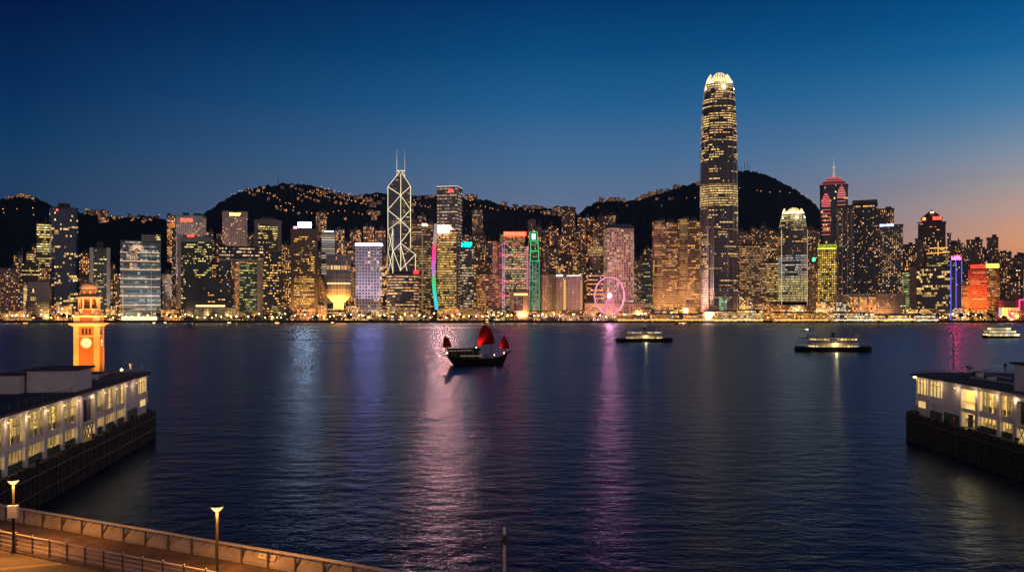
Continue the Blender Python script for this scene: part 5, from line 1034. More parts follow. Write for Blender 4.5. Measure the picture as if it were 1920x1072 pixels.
def sail(outline,yb,mast,nb):
    """outline: px polygon; split into battened panels"""
    pts=[q(x,y) for x,y in outline]; zmin=min(p[1] for p in pts); zmax=max(p[1] for p in pts)
    ys=[p[1] for p in pts]
    def span(z):
        xs=[]
        for (a,b_) in zip(pts,pts[1:]+pts[:1]):
            if (a[1]-z)*(b_[1]-z)<=0 and abs(a[1]-b_[1])>1e-6: xs.append(a[0]+(b_[0]-a[0])*(z-a[1])/(b_[1]-a[1]))
        return (min(xs),max(xs)) if len(xs)>1 else None
    b=MB(); rows=[]; N=nb*3
    for i in range(N+1):
        z=zmin+(zmax-zmin)*(.001+.997*i/N); s=span(z)
        if s: rows.append([Vector((s[0]+(s[1]-s[0])*j/10, yb-.35*math.sin(math.pi*j/10)-.10*abs(math.sin(math.pi*i/3)), z)) for j in range(11)])
    for a,c in zip(rows,rows[1:]):
        for j in range(10): b.face([a[j],a[j+1],c[j+1],c[j]])
    s=b.build('sail',M_sail,r_,None,None,True)
    for i in range(0,N+1,3):
        if i<len(rows):
            rw=rows[i]; t=MB()
            for j in range(10): t.bar(rw[j]+Vector((0,-.06,0)),rw[j+1]+Vector((0,-.06,0)),.075,n=4)
            t.build('batten',M_hullk,s)
    (ax,az),(bx_,bz)=q(*mast[0]),q(*mast[1]); MB().bar((ax,yb+.25,az),(bx_,yb+.25,bz),.14,.07,n=8).build('mast',M_hullk,r_)
sail([(895.5,648),(896,640),(898,625),(902,615),(908,608),(914,611),(920,617),(925,629),(928.5,644),(912,645)],0,((921,671),(921,608)),7)
sail([(830.5,651.5),(831,640),(832.5,632),(836,631),(842,634),(845,642),(848,651)],0,((840,662),(836,629)),5)
sail([(938,653),(938,643),(940,636),(944.5,629),(950,634),(953,643),(956,653)],0,((948,664),(948,632)),5)
rl=glow('junk_lantern',(1,.5,.25),30)
for (px,py,yy) in ((893,650.5,-1.2),(838.5,661,-1.6),(841,654,0),(927,665,-1),(945,661.5,-.8)):
    x,z=q(px,py); MB().lathe([(0,z-.16),(.16,z),(0,z+.16)],x,yy,8).build('lantern',rl,r_)
for (px,py,tx,ty,pw,yy) in ((895,651,899,643,5200,1.1),(895,651,900,643,3800,-1.5),(839,656,838,648,2600,1.0),(839,656,839,648,1800,-1.3),(936,656,939,649,900,1.0),(936,656,939,649,900,-1.2)):
    x,z=q(px,py); tx,tz=q(tx,ty); light('sail_light','SPOT',(x,yy,z),pw,(1,.10,.05),r_,.15,(tx,0,tz),50,1.0)
# small bird by the junk
p=P(839,618,Y); b=MB(); b.lathe([(0,-.55),(.14,-.3),(.18,0),(.10,.35),(0,.5)],n=8); b.face([(0,0,.15),(.15,-.05,.2),(.75,-.2,.6),(.9,-.1,.45),(.2,.0,-.15)]); b.face([(0,0,.15),(-.15,-.05,.2),(-.5,-.2,.9),(-.65,-.1,.8),(-.2,.0,-.15)])
tag(b.build('bird',M_dark,None,p,.4),'small dark bird flying above the junk stern','bird')

# ================================================================== NEAR PIERS
M_pw=mat('pier_white_wall',(.80,.74,.72),.75,vary=(.35,.5,(.45,.40,.39)),bump=(3,.3,.02)); M_pg=mat('pier_green_dado',(.02,.10,.065),.6,vary=(.5,.6,(.015,.06,.04))); M_proof=mat('pier_roof_felt',(.055,.055,.06),.9,vary=(.25,.7,(.075,.06,.05)),bump=(1.2,.5,.05))
M_timber=mat('wet_timber',(.010,.015,.012),.65,vary=(1.2,.7,(.030,.028,.022)),bump=(2,.6,.05)); M_deckn=mat('pier_deck',(.13,.10,.07),.85,vary=(.8,.6,(.06,.05,.04)))
M_cream=mat('interior_cream',(.72,.62,.38),.8); M_winf=mat('window_frame_cream',(.50,.46,.36),.6); M_curt=mat('window_pane_lit',(.6,.55,.35),.4,0,(1,.66,.22),.75,vary=(1.3,.9,(.25,.2,.1)))
M_pane=bpy.data.materials.new('clear_pane'); M_pane.use_nodes=True; kk=NT(M_pane.node_tree); kk.n.clear(); t_=kk.new('ShaderNodeBsdfTransparent'); t_.inputs[0].default_value=(.86,.88,.82,1); g_=kk.new('ShaderNodeBsdfGlossy'); g_.inputs['Roughness'].default_value=.08
x_=kk.new('ShaderNodeMixShader'); x_.inputs[0].default_value=.09; kk.l.new(t_.outputs[0],x_.inputs[1]); kk.l.new(g_.outputs[0],x_.inputs[2]); kk.l.new(x_.outputs[0],kk.new('ShaderNodeOutputMaterial').inputs[0])
M_dg=mat('dark_glass',(.02,.02,.02),.1); M_railm=mat('rail_metal',(.20,.18,.16),.45,.6)
ZR=10.3; ZD=4.2
def pier(label, O, D, side, bays, width, length, endwall, tipw, left):
    """O: tip corner of the water-side wall, D: unit direction from tip towards the viewer, side: +1 if the building body lies to the left of D... local x along D, local y into the building"""
    ang=math.atan2(D[1],D[0]); r_=empty('ferry_terminal',(O[0],O[1],0),0,label,'pier building')
    N=Vector((-D[1],D[0],0))*side; Dv=Vector((D[0],D[1],0)); Ov=Vector((O[0],O[1],0))
    def w(s,t,z): v=Dv*s+N*t; return (v.x,v.y,z)
    def lbox(b,s0,s1,t0,t1,z0,z1,mi=0):
        c=[w(s0,t0,0),w(s1,t0,0),w(s1,t1,0),w(s0,t1,0)]; c=[(p_[0],p_[1]) for p_ in c]
        if side<0: c.reverse()
        b.prism(c,z0,z1,mi,True,None,None,0,True); return b
    def part(name,m,*bx):
        b=MB()
        for x in bx: lbox(b,*x)
        return b.build(name,m,r_)
    # deck and timber fender skirt
    so=.75; rr=random.Random(4)
    path=[(length,-so),(-1.0,-so),(-3.6,1.5),(-4.8,width*.35),(-4.8,width*.65),(-3.6,width-.5),(-1.0,width+so),(length,width+so)]
    def slab(b,pts,z0,z1,top=None):
        c=[w(x,y,0)[:2] for x,y in pts]; tp=[w(x,y,0)[:2] for x,y in top] if top else None
        a2=sum(p0[0]*p1[1]-p1[0]*p0[1] for p0,p1 in zip(c,c[1:]+c[:1]))
        if a2<0: c.reverse(); tp and tp.reverse()
        b.prism(c,z0,z1,0,True,tp,None,0,True)
    b=MB(); slab(b,path,2.2,ZD); b.build('deck',M_deckn,r_)
    b=MB(); slab(b,[(x,y+(.03 if y<0 else 0)) for x,y in path],-1.5,2.19); b.build('fender_board',M_timber,r_)
    b=MB()
    for (a,c) in zip(path[:6],path[1:7]):
        A,Cc=Vector((*a,0)),Vector((*c,0)); Ld=(Cc-A).length; dd=(Cc-A)/Ld; nn=Vector((dd.y,-dd.x,0)); nn=nn if nn.dot(Vector((length/2,width/2,0))-A)<0 else -nn; q_=.1
        while q_<Ld-.1:
            o_=A+dd*q_+nn*(.02+rr.uniform(0,.08)); e_=dd*.17; f_=nn*.36
            c4=[w(*(v.x,v.y),0)[:2] for v in (o_-e_,o_+e_,o_+e_+f_,o_-e_+f_)]
            if sum(p0[0]*p1[1]-p1[0]*p0[1] for p0,p1 in zip(c4,c4[1:]+c4[:1]))<0: c4.reverse()
            b.prism(c4,-1.5,ZD+rr.uniform(-.12,.28),0,True,None,None,0,True); q_+=.60
        for z_ in (1.5,3.3): b.bar(Vector(w(A.x+nn.x*.5,A.y+nn.y*.5,z_)),Vector(w(Cc.x+nn.x*.5,Cc.y+nn.y*.5,z_)),.13,n=4)
    b.build('fender_slat',M_timber,r_)
    BUL=3.0
    # roof slab with rounded tip, overhang and gutter
    def outline(o,x1):
        n=16; return [(x1,-o)]+[(-(BUL+o)*math.sin(math.pi*i/n)-(o*.6 if 0<i<n else 0), -o+(width+2*o)*(1-math.cos(math.pi*i/n))/2) for i in range(n+1)]+[(x1,width+o)]
    b=MB(); slab(b,outline(.7,length),ZR-.28,ZR); b.build('roof',M_proof,r_)
    b=MB(); slab(b,outline(.2,length),ZR-.6,ZR-.281); b.build('eaves',M_pw,r_)
    # upstand kerbs and low railing on the roof
    b=MB()
    ol=outline(-.5,length)[1:17]
    P3=[Vector(w(x,y,ZR)) for x,y in ol]; P3=[Vector(w(length,.5,ZR))]+[Vector(w(length-i*2.2,.5,ZR)) for i in range(1,int(length/2.2)-2)]+P3[1:]
    for i,p_ in enumerate(P3):
        b.bar(p_,p_+Vector((0,0,.55)),.03,n=4)
        if i: b.bar(P3[i-1]+Vector((0,0,.55)),p_+Vector((0,0,.55)),.025,n=4); b.bar(P3[i-1]+Vector((0,0,.28)),p_+Vector((0,0,.28)),.018,n=4)
    b.build('roof_railing',M_railm,r_)
    # roof plant: hatches, ducts, cable trays
    rp=random.Random(8 if left else 9)
    for i in range(9):
        s_=rp.uniform(2,length-12); t_=rp.uniform(3,width-4); a_,b_=rp.uniform(.5,1.4),rp.uniform(.5,1.2)
        part('roof_hatch',M_proof if i%3 else M_pw,(s_,s_+a_,t_,t_+b_,ZR+.002,ZR+rp.uniform(.3,.8)))
    for i in range(4):
        t_=rp.uniform(2.5,width-3); s_=rp.uniform(1,14); b=MB(); b.bar(w(s_,t_,ZR+.2),w(s_+rp.uniform(8,20),t_,ZR+.2),.09,n=6); b.build('pipe',M_railm if i%2 else M_pw,r_)
    # inner walls and floors
    part('back_wall',M_pw,(2,length,width-.3,width,ZD,ZR-.6))
    part('inner_wall',M_cream,(4,length,5.0,5.2,ZD,ZR-.61)); part('upper_floor',M_pw,(1,length,.25,width-.4,6.15,6.45))
    # rounded end: drum wall with window strip
    sg=MB(); 
    n=14; arc=[(-BUL*math.sin(math.pi*i/n), width/2-(width/2)*math.cos(math.pi*i/n)) for i in range(n+1)]
    for (z0_,z1_,m_,nm) in ((ZD,5.5,M_pg,'dado'),(5.51,7.45,M_pw,'end_wall'),(9.55,ZR-.6,M_pw,'end_wall')):
        b=MB()
        for (a0,a1) in zip(arc,arc[1:]):
            pp=[w(a0[0],a0[1],0),w(a1[0],a1[1],0)]
            q0,q1=pp; b.face([(q0[0],q0[1],z0_),(q1[0],q1[1],z0_),(q1[0],q1[1],z1_),(q0[0],q0[1],z1_)]); 
        e=b.build(nm,m_,r_); sol=e.modifiers.new('thickness','SOLIDIFY'); sol.thickness=.25; sol.offset=0
    for i,(a0,a1) in enumerate(zip(arc,arc[1:])):
        if i>9: break
        b=MB(); q0,q1=Vector(w(a0[0],a0[1],0)),Vector(w(a1[0],a1[1],0)); m0=q0.lerp(q1,.06); m1=q0.lerp(q1,.94)
        b.face([(m0.x,m0.y,7.5),(m1.x,m1.y,7.5),(m1.x,m1.y,9.5),(m0.x,m0.y,9.5)]); wd=b.build('window',M_curt,r_)
        b=MB()
        for f_ in (0.0,.33,.66,1.0): v=q0.lerp(q1,f_); b.bar((v.x,v.y,7.45),(v.x,v.y,9.55),.07,n=4)
        b.bar((q0.x,q0.y,8.9),(q1.x,q1.y,8.9),.05,n=4); b.build('frame',M_winf,wd)
    part('end_wall',M_pw,(.2,length*.0+.6,-.05,.25,ZD,ZR-.61)) if False else None
    # facade bays
    s=0.0
    for (kind,ln) in bays:
        a,c=s,s+ln
        if kind=='end':      # windows at the tip corner above, small lit window below
            part('wall',M_pw,(a,c,0,.25,6.3,7.4)); part('lintel',M_pw,(a,c,0,.25,9.7,ZR-.6)); part('dado',M_pg if a>1 else M_pw,(a,c,0,.25,ZD,5.3)); part('wall',M_pw,(a,a+.4,0,.25,5.3,6.3)); part('wall',M_pw,(c-ln*.3,c,0,.25,5.3,6.3)); part('pilaster',M_pw,(c-.35,c+.1,-.08,.3,ZD,ZR-.6))
            nw=4
            for i in range(nw):
                xa=a+ln*i/nw+.08; xb=a+ln*(i+1)/nw-.08; wd=part('window',M_curt,(xa,xb,.10,.14,7.4,9.7))
                b=MB(); lbox(b,xa-.08,xa+.02,-.03,.2,7.4,9.7); lbox(b,xb-.02,xb+.08,-.03,.2,7.4,9.7); lbox(b,xa,xb,-.02,.19,9.0,9.1); b.build('frame',M_winf,wd)
            part('window' if a<1 else 'wall',M_curt if a<1 else M_pw,(a+.4,c-ln*.3,.1,.14,5.3,6.3))
        elif kind=='blank':
            part('wall',M_pw,(a,c,-.02,.27,5.55,ZR-.6)); part('dado',M_pg,(a,c,-.04,.27,ZD,5.55)); part('cornice',M_pw,(a,c,-.10,-.021,ZR-1.1,ZR-.9))
        elif kind=='open':   # open balcony bay above, green doors below
            part('pillar',M_pw,(a,a+.45,-.15,.5,ZD,ZR-.6)); part('spandrel',M_pw,(a+.45,c,0,.22,6.2,6.75)); part('beam',M_pw,(a+.45,c,.0,.25,ZR-.95,ZR-.6))
            b=MB()
            for i in range(int(ln/.28)): v=a+.5+i*.28; b.bar(w(v,.1,6.75),w(v,.1,7.7),.02,n=4)
            b.bar(w(a+.45,.1,7.7),w(c,.1,7.7),.035,n=4); b.build('railing',M_railm,r_)
            part('door',M_pg,(a+.9,a+2.1,.6,.7,ZD,5.9)); part('door',M_pg,(a+2.7,c-.4,.6,.7,ZD,5.9))
        elif kind=='portal': # tall white frame round dark glass, dark truss bridge below
            part('portal_frame',M_pw,(a,a+.9,-.5,.4,ZD,ZR-.6),(c-.5,c,-.5,.4,ZD,ZR-.6),(a+.9,c-.5,-.5,.4,9.2,ZR-.62)); part('dark_window',M_dg,(a+.9,c-.5,.0,.1,6.4,9.2)); part('shutter',M_pw,(a+.9,c-.5,.05,.3,5.9,6.39))
            b=MB(); 
            for i in range(4): b.bar(w(a+1+i*1.2,-.3,4.4),w(a+2.2+i*1.2,-.3,6.0),.06,n=4); b.bar(w(a+2.2+i*1.2,-.3,4.4),w(a+1+i*1.2,-.3,6.0),.06,n=4)
            b.bar(w(a+.9,-.3,6.0),w(c-.5,-.3,6.0),.08,n=4); b.build('gangway_truss',M_timber,r_)
        elif kind=='glazed':
            part('pillar',M_pw,(a,a+.75,-.22,.5,ZD,ZR-.6))
            part('spandrel',M_pw,(a+.75,c,.05,.3,6.1,6.9)); part('beam',M_pw,(a+.75,c,.05,.3,ZR-.85,ZR-.6))
            nw=5; lw=(ln-.75)/nw; lit_=random.Random(int(a*10)+int(left)).random()
            for i in range(nw):
                xa=a+.75+lw*i; xb=xa+lw; b=MB(); lbox(b,xa+.09,xb-.09,.20,.23,6.9,ZR-.85)
                wd=b.build('window',(M_curt if (i*5+int(a))%5==1 else M_pane),r_)
                b=MB(); lbox(b,xa-.09,xa+.09,-.05,.28,6.9,ZR-.851); lbox(b,xa+.09,xb-.09,.1,.19,8.6,8.72); lbox(b,xa+.09,xb-.09,.1,.19,7.6,7.7)
                if (i+int(a))%3!=0: lbox(b,xa+.12,xb-.12,.24,.27,6.91,7.58); b.build('frame',M_winf,wd)
            if True: part('dado',M_pg,(a+.75,c,.05,.25,ZD,4.95))
            for i in range(nw): xa=a+.75+lw*i; part('mullion',M_winf,(xa-.05,xa+.07,.1,.22,4.95,6.09))
        s=c
    # lamps inside each storey
    s=2.0
    while s<length-1:
        for z_,pw_ in ((9.2,26),(5.7,17)):
            l_=MB().box(-.35,.35,-.09,.09,-.04,.04).build('ceiling_lamp',glow('tube_lamp',(1,.78,.36),18),r_,w(s,2.4,z_),ang); light('ceiling_light','POINT',w(s,2.4,z_-.25),pw_*11.0,(1,.68,.24),r_,.25)
        s+=4.6
    s=3.0
    while s<length-2:
        e_=MB().box(-.08,.08,-.08,.08,-.06,.06).build('wall_lamp',glow('eave_bulb',(1,.66,.30),2),r_,w(s,-.55,9.35)); light('eave_light','POINT',w(s,-.75,9.2),42,(1,.66,.36),r_,.2); s+=5.1
    # quay clutter: bollards and tyres
    for i in range(int(length/9)):
        b=MB(); b.lathe([(.22,0),(.18,.35),(.28,.5),(.22,.62),(0,.62)],n=10); b.build('bollard',M_timber,r_,w(2+i*9,-.7,ZD))
    return r_,w
Dl=Vector((.1670,-.986,0)); Dl.normalize()
rL,wL=pier('ferry terminal with lit glazed bays and dark timber fenders, below the clock tower',(-57.6,134.5),(Dl.x,Dl.y),-1,
     [('end',5.6),('blank',6.2),('glazed',5.0),('glazed',5.2),('glazed',4.6),('portal',5.8),('glazed',5.1),('glazed',5.5),('glazed',5.2),('glazed',5.0),('glazed',5.0)],17,62,0,0,True)
Dr=Vector((-.036,-.998,0)); Dr.normalize()
rR,wR=pier('ferry terminal with an open lit balcony bay and a thin mast on its roof',(62.4,131.5),(Dr.x,Dr.y),1,
     [('end',4.3),('end',4.5),('blank',4.9),('open',4.4),('glazed',5.4),('glazed',4.2),('portal',6.2),('glazed',5.0)],17,46,0,0,False)
# rooftop structures left
def rooftop(label,w,s0,s1,t0,t1,h,slope,name='roof_cabin'):
    r_=empty(name,(0,0,0),0,label,'rooftop room')
    base=Vector(w(0,0,0))
    O=(rL.location if w is wL else rR.location)
    c=[Vector(w(s,t,0))+O for s,t in ((s0,t0),(s1,t0),(s1,t1),(s0,t1))]; c=[(v.x,v.y) for v in c]
    a2=sum(p0[0]*p1[1]-p1[0]*p0[1] for p0,p1 in zip(c,c[1:]+c[:1]))
    if a2<0: c.reverse()
    cx=sum(p[0] for p in c)/4; cy=sum(p[1] for p in c)/4; r_.location=(cx,cy,ZR); c=[(x-cx,y-cy) for x,y in c]
    MB().prism(c,.01,h).build('wall',M_pw,r_); sc1=[(x*1.12,y*1.12) for x,y in c]
    b=MB(); b.prism(sc1,h+.01,h+.25,bottom=True); b.build('roof',M_proof,r_)
    return r_,c
r_,c=rooftop('white roof room with an overhanging dark roof at the foot of the clock tower',wL,26.5,32.6,.2,5.6,2.55,0)
MB().box(-.06,.06,-.06,.06,.02,2.5).build('downpipe',M_timber,r_,(c[0][0]*1.03,c[0][1]*1.03,0)); 
r_,c=rooftop('low lean-to room left of the white roof room',wL,31.5,34.0,5.9,8.4,2.1,0)
r_,c=rooftop('white roof hut with door and pipes at the left edge of the terminal roof',wL,22.5,30.5,14.0,16.6,2.9,0)
b=MB(); b.box(-.5,.5,-.06,.06,.1,2.0); b.build('door',M_timber,r_,((c[0][0]+c[1][0])/2,min(p[1] for p in c)-.08,0))
r_,c=rooftop('pale water tank room behind the roof hut',wL,33,38,9.5,15,2.4,0)
r_,c=rooftop('tall pink white stair house at the right image edge',wR,27.0,34,.1,6,3.2,0)
# roof fence catching orange light
O=rL.location; r_=empty('roof_fence',(0,0,0),0,'orange lit picket fence on the terminal roof left of the clock tower','fence')
b=MB(); t=MB()
for i in range(15):
    p_=Vector(wL(20.0+i*.1,8.2+i*.55,ZR))+O; b.bar(p_,p_+Vector((0,0,1.5)),.05,n=4)
p0=Vector(wL(20,8.2,ZR))+O; p1=Vector(wL(21.4,15.9,ZR))+O
for z in (.25,.8,1.45): t.bar(p0+Vector((0,0,z)),p1+Vector((0,0,z)),.05,n=4)
for i in range(14): 
    a=p0.lerp(p1,(i+.15)/14); c=p0.lerp(p1,(i+.85)/14); t.face([a+Vector((0,0,.3)),c+Vector((0,0,.3)),c+Vector((0,0,1.3)),a+Vector((0,0,1.3))])
b.build('post',M_pw,r_); t.build('panel',M_cream,r_)
# flaring orange lamp on the terminal roof
def lamp_thing(name,label,loc,h,kind):
    r_=empty(name,loc,0,label,'lamp'); MB().bar((0,0,0),(0,0,h),.05,n=8).build('pole',M_railm,r_)
    MB().lathe([(0,h-.16),(.14,h-.1),(.18,h),(.12,h+.12),(0,h+.17)],n=12).build('bulb',glow('sodium_bulb',(1,.45,.08),160),r_); light('sodium_light','POINT',(0,0,h),8000,(1,.42,.08),r_,.15); return r_
p_=P(228,693,139); lamp_thing('roof_lamp','glaring orange lamp on the tip of the left terminal roof',(p_.x,p_.y,ZR),p_.z-ZR,0)
p_=P(245,690,141); r_=empty('roof_vent',(p_.x,p_.y,ZR),0,'small cowled vent pipe on the terminal roof right of the orange lamp','vent'); MB().lathe([(.15,0),(.15,.7),(.26,.75),(.26,1.05),(0,1.2)],n=12).build('pipe',M_pw,r_)
p_=P(266,694,137); r_=empty('short_pole',(p_.x,p_.y,ZR),0,'short white pole at the rounded tip of the left terminal roof','pole'); MB().bar((0,0,0),(0,0,1.1),.04).build('pole',M_white,r_); MB().box(-.1,.1,-.1,.1,0,.06).build('base',M_white,r_)
p_=P(1788,690,143); r_=empty('flagpole',(p_.x,p_.y,ZR),0,'thin mast with a crossarm on the right terminal roof','mast'); MB().bar((0,0,0),(0,0,5.9),.15,.06,n=8).build('pole',M_railm,r_); MB().bar((-.5,0,3.0),(.5,0,3.0),.09).build('crossarm',M_railm,r_)
b=MB(); b.bar((-.9,0,.0),(-.05,0,2.8),.015,n=3); b.bar((.9,0,.0),(.05,0,2.8),.015,n=3); b.build('guy_wire',M_railm,r_)
p_=P(1885,693,140); r_=empty('roof_vent',(p_.x,p_.y,ZR),0,'dark cowled vent standing on the right terminal roof','vent'); MB().lathe([(.12,0),(.12,.6),(.26,.65),(.26,1.0),(0,1.15)],n=12).build('pipe',M_dark,r_)
p_=P(1816,695,138); r_=empty('floodlight_bracket',(p_.x,p_.y,ZR),0,'tilted floodlight pair on the right terminal roof behind the mast','lamp'); MB().box(-.35,-.05,-.1,.1,.4,.9).build('head',M_dark,r_); MB().box(.08,.4,-.1,.1,.3,.8).build('head',M_dark,r_); MB().bar((0,0,0),(0,0,.6),.05).build('stand',M_dark,r_)
p_=P(1719,706,131.5); r_=empty('wall_lamp',(p_.x-.3,p_.y,p_.z),0,'small glowing lamp under the eaves at the tip of the right terminal','lamp'); MB().box(-.15,.15,-.15,.15,-.15,.15).build('lantern',glow('eave_lamp',(1,.65,.15),22),r_)
p_=Vector(wR(14.0,-1.0,5.0))+rR.location; r_=empty('lifebuoy',(p_.x,p_.y,p_.z),R(60),'red round lifebuoy hung beside the balcony bay of the right terminal','lifebuoy'); b=MB()
for i in range(16):
    a,c=2*math.pi*i/16,2*math.pi*(i+1)/16; b.bar((.36*math.cos(a),0,.36*math.sin(a)),(.36*math.cos(c),0,.36*math.sin(c)),.11,n=6)
b.build('ring',mat('buoy_red',(.5,.04,.02),.5),r_)
# clock tower forecourt quay behind the left terminal
mb=MB(); mb.prism([(-150,96),(-72,96),(-74.5,140),(-74.5,166),(-78,175),(-150,175)],-2,3.0); tag(mb.build('quay_ground',M_deckn),kind='structure')

# ================================================================== CLOCK TOWER
Yt=165.0; r_=empty('clock_tower',(PXW(167,Yt+2.9),Yt+2.9,3.0),R(29.5-15.5),'brick and granite clock tower lit orange with a white domed belfry','clock tower')
M_brick=bpy.data.materials.new('red_brick'); M_brick.use_nodes=True; kk=NT(M_brick.node_tree); bb=kk.n['Principled BSDF']; br=kk.new('ShaderNodeTexBrick'); tcx=kk.new('ShaderNodeTexCoord')
sx3=kk.sep(tcx.outputs['Object']); kk.put(br.inputs['Vector'],kk.xyz(kk.m('ADD',sx3[0],sx3[1]),sx3[2],0)); br.inputs['Scale'].default_value=3.2
br.inputs['Color1'].default_value=(.36,.10,.05,1); br.inputs['Color2'].default_value=(.28,.08,.04,1); br.inputs['Mortar'].default_value=(.4,.25,.15,1); br.inputs['Mortar Size'].default_value=.012
kk.l.new(br.outputs['Color'],bb.inputs['Base Color']); bb.inputs['Roughness'].default_value=.85
M_gran=bpy.data.materials.new('granite_block'); M_gran.use_nodes=True; kk=NT(M_gran.node_tree); bb=kk.n['Principled BSDF']; br=kk.new('ShaderNodeTexBrick'); tcx=kk.new('ShaderNodeTexCoord')
sx3=kk.sep(tcx.outputs['Object']); kk.put(br.inputs['Vector'],kk.xyz(kk.m('ADD',sx3[0],sx3[1]),sx3[2],0)); br.inputs['Scale'].default_value=1.1
br.inputs['Color1'].default_value=(.58,.46,.34,1); br.inputs['Color2'].default_value=(.48,.37,.27,1); br.inputs['Mortar'].default_value=(.25,.18,.12,1); br.inputs['Mortar Size'].default_value=.02
kk.l.new(kk.mix(kk.m('MULTIPLY',kk.noise(tcx.outputs['Object'],1.1,4,.6),.5),br.outputs['Color'],(.35,.24,.15)),bb.inputs['Base Color']); bb.inputs['Roughness'].default_value=.85
M_dome=mat('white_render',(.62,.50,.42),.7,vary=(.8,.4,(.5,.38,.3)))
zt=lambda y: PZ(y,Yt)-3.0
S=4.55; hs=S/2
z_top=zt(607); 
MB().box(-hs+.12,hs-.12,-hs+.12,hs-.12,0,z_top).build('brick_shaft',M_brick,r_)
cw=.95
b=None
for sx_ in (-1,1):
    for sy_ in (-1,1):
        MB().box(sx_*hs,sx_*(hs-cw),sy_*hs,sy_*(hs-cw),0,z_top-.01).build('corner_pier',M_gran,r_)
MB().box(-hs+.01,hs-.01,-hs+.01,hs-.01,zt(632),zt(629)).build('string_course',M_gran,r_)
MB().prism(rect(S+.1,S+.1),zt(612),zt(607.5),0,True,rect(S+1.5,S+1.5),None,0,True).build('cornice',M_gran,r_)
MB().box(-hs-.75,hs+.75,-hs-.75,hs+.75,zt(607.5)+.003,zt(606)).build('cornice_slab',M_dome,r_)
MB().box(-hs,hs,-hs,hs,zt(606)+.003,zt(592.5)).build('attic',M_dome,r_)
for a in range(4):
    rz=a*math.pi/2
    MB().box(-1.15,1.15,-.05,.0,zt(603),zt(595)).build('attic_panel',M_brick,r_,(math.sin(rz)*hs,-math.cos(rz)*hs,0),rz)
    MB().box(-.75,.75,-.06,.0,zt(578+9)-0,zt(579.5)).build('drum_panel',M_brick,r_,(math.sin(rz)*hs*.74,-math.cos(rz)*hs*.74,0),rz)
# belfry
MB().box(-hs-.12,hs+.12,-hs-.12,hs+.12,zt(592.5)+.003,zt(591.5)).build('ledge',M_dome,r_)
MB().prism(rect(S*.74,S*.74,.35),zt(591.5)+.003,zt(579.5)).build('drum',M_dome,r_)
for sx_ in (-1,1):
    for sy_ in (-1,1): MB().lathe([(.42,0),(.45,.25),(.30,.55),(.16,.75),(0,.8)],n=12).build('scroll',M_dome,r_,(sx_*hs*.78,sy_*hs*.78,zt(591.5)))
MB().prism(rect(S*.80,S*.80,.6),zt(579.5)+.003,zt(578.5)).build('ledge',M_dome,r_)
for i in range(8):
    a=math.pi/8+i*math.pi/4; MB().lathe([(.24,0),(.19,.1),(.17,zt(560)-zt(578.5)-.15),(.24,zt(560)-zt(578.5))],n=10).build('column',M_dome,r_,(math.cos(a)*S*.40,math.sin(a)*S*.40,zt(578.5)),None,True)
MB().prism(rect(S*.5,S*.5,.8),zt(578.5),zt(560)).build('belfry_core',M_brick,r_)
for a in range(4): rz=a*math.pi/2; MB().box(-.35,.35,-.03,0,.1,1.5).build('doorway',M_dark,r_,(math.sin(rz)*S*.25,-math.cos(rz)*S*.25,zt(578.5)),rz)
MB().prism(rect(S*.98,S*.98,1.3),zt(560),zt(556.5),bottom=True).build('entablature',M_dome,r_)
MB().prism(rect(S*.84,S*.84,1.1),zt(556.5)+.003,zt(554),0,True,rect(S*.7,S*.7,1.0)).build('roof_step',M_dome,r_)
MB().prism(rect(S*.62,S*.62,.8),zt(554)+.003,zt(545)).build('lantern_drum',M_dome,r_)
for a in range(8): rz=a*math.pi/4; MB().box(-.34,.34,-.05,0,.1,.75).build('opening',M_brick,r_,(math.sin(rz)*S*.31,-math.cos(rz)*S*.31,zt(552.5)),rz)
hd=zt(527.5)-zt(545); MB().lathe([(1.62,0),(1.62,.12),(1.5,.13)]+[(1.5*math.cos(t_*math.pi/2/10)**.8 if t_<10 else 0,.13+(hd-.13)*math.sin(t_*math.pi/2/10)) for t_ in range(11)],n=28).build('dome',M_dome,r_,(0,0,zt(545)),None,True)
MB().bar((0,0,zt(528)),(0,0,zt(517)),.06,.02).build('finial',M_railm,r_)
# clocks, slit windows
M_face=mat('clock_face',(.8,.75,.6),.5,0,(1,.82,.45),.85)
for a in range(4):
    rz=a*math.pi/2; zc=zt(643)
    hold=(math.sin(rz)*(hs-.10),-math.cos(rz)*(hs-.10),zc)
    b=MB(); n=28
    def disc(b,rad,y): b.face([(rad*math.cos(2*math.pi*i/n),y,rad*math.sin(2*math.pi*i/n)) for i in range(n)])
    b=MB(); 
    for i in range(n):
        a0,a1=2*math.pi*i/n,2*math.pi*(i+1)/n; b.bar((1.02*math.cos(a0),-.1,1.02*math.sin(a0)),(1.02*math.cos(a1),-.1,1.02*math.sin(a1)),.11,n=6)
    ck=b.build('clock',M_gran,r_,hold,rz)
    b=MB(); disc(b,.93,-.08); b.build('dial',M_face,ck)
    for i in range(12): an=i*math.pi/6; b=MB(); b.bar((.70*math.cos(an),-.11,.70*math.sin(an)),(.88*math.cos(an),-.11,.88*math.sin(an)),.06,n=4); b.build('numeral',M_dark,ck)
    b=MB(); b.bar((0,-.13,0),(.42*math.cos(R(210)),-.13,.42*math.sin(R(210))),.07,n=4); b.bar((0,-.14,0),(.66*math.cos(R(-25)),-.14,.66*math.sin(R(-25))),.05,n=4); b.lathe([(0,-.01),(.09,0),(0,.01)],n=8); b.build('hand',M_dark,ck)
    for i in (-1,0,1): MB().box(-.17,.17,-.05,.0,zt(627),zt(616)).build('slit_window',M_dg,r_,(math.sin(rz)*(hs-.11)+math.cos(rz)*.62*i,-math.cos(rz)*(hs-.11)+math.sin(rz)*.62*i,0),rz)
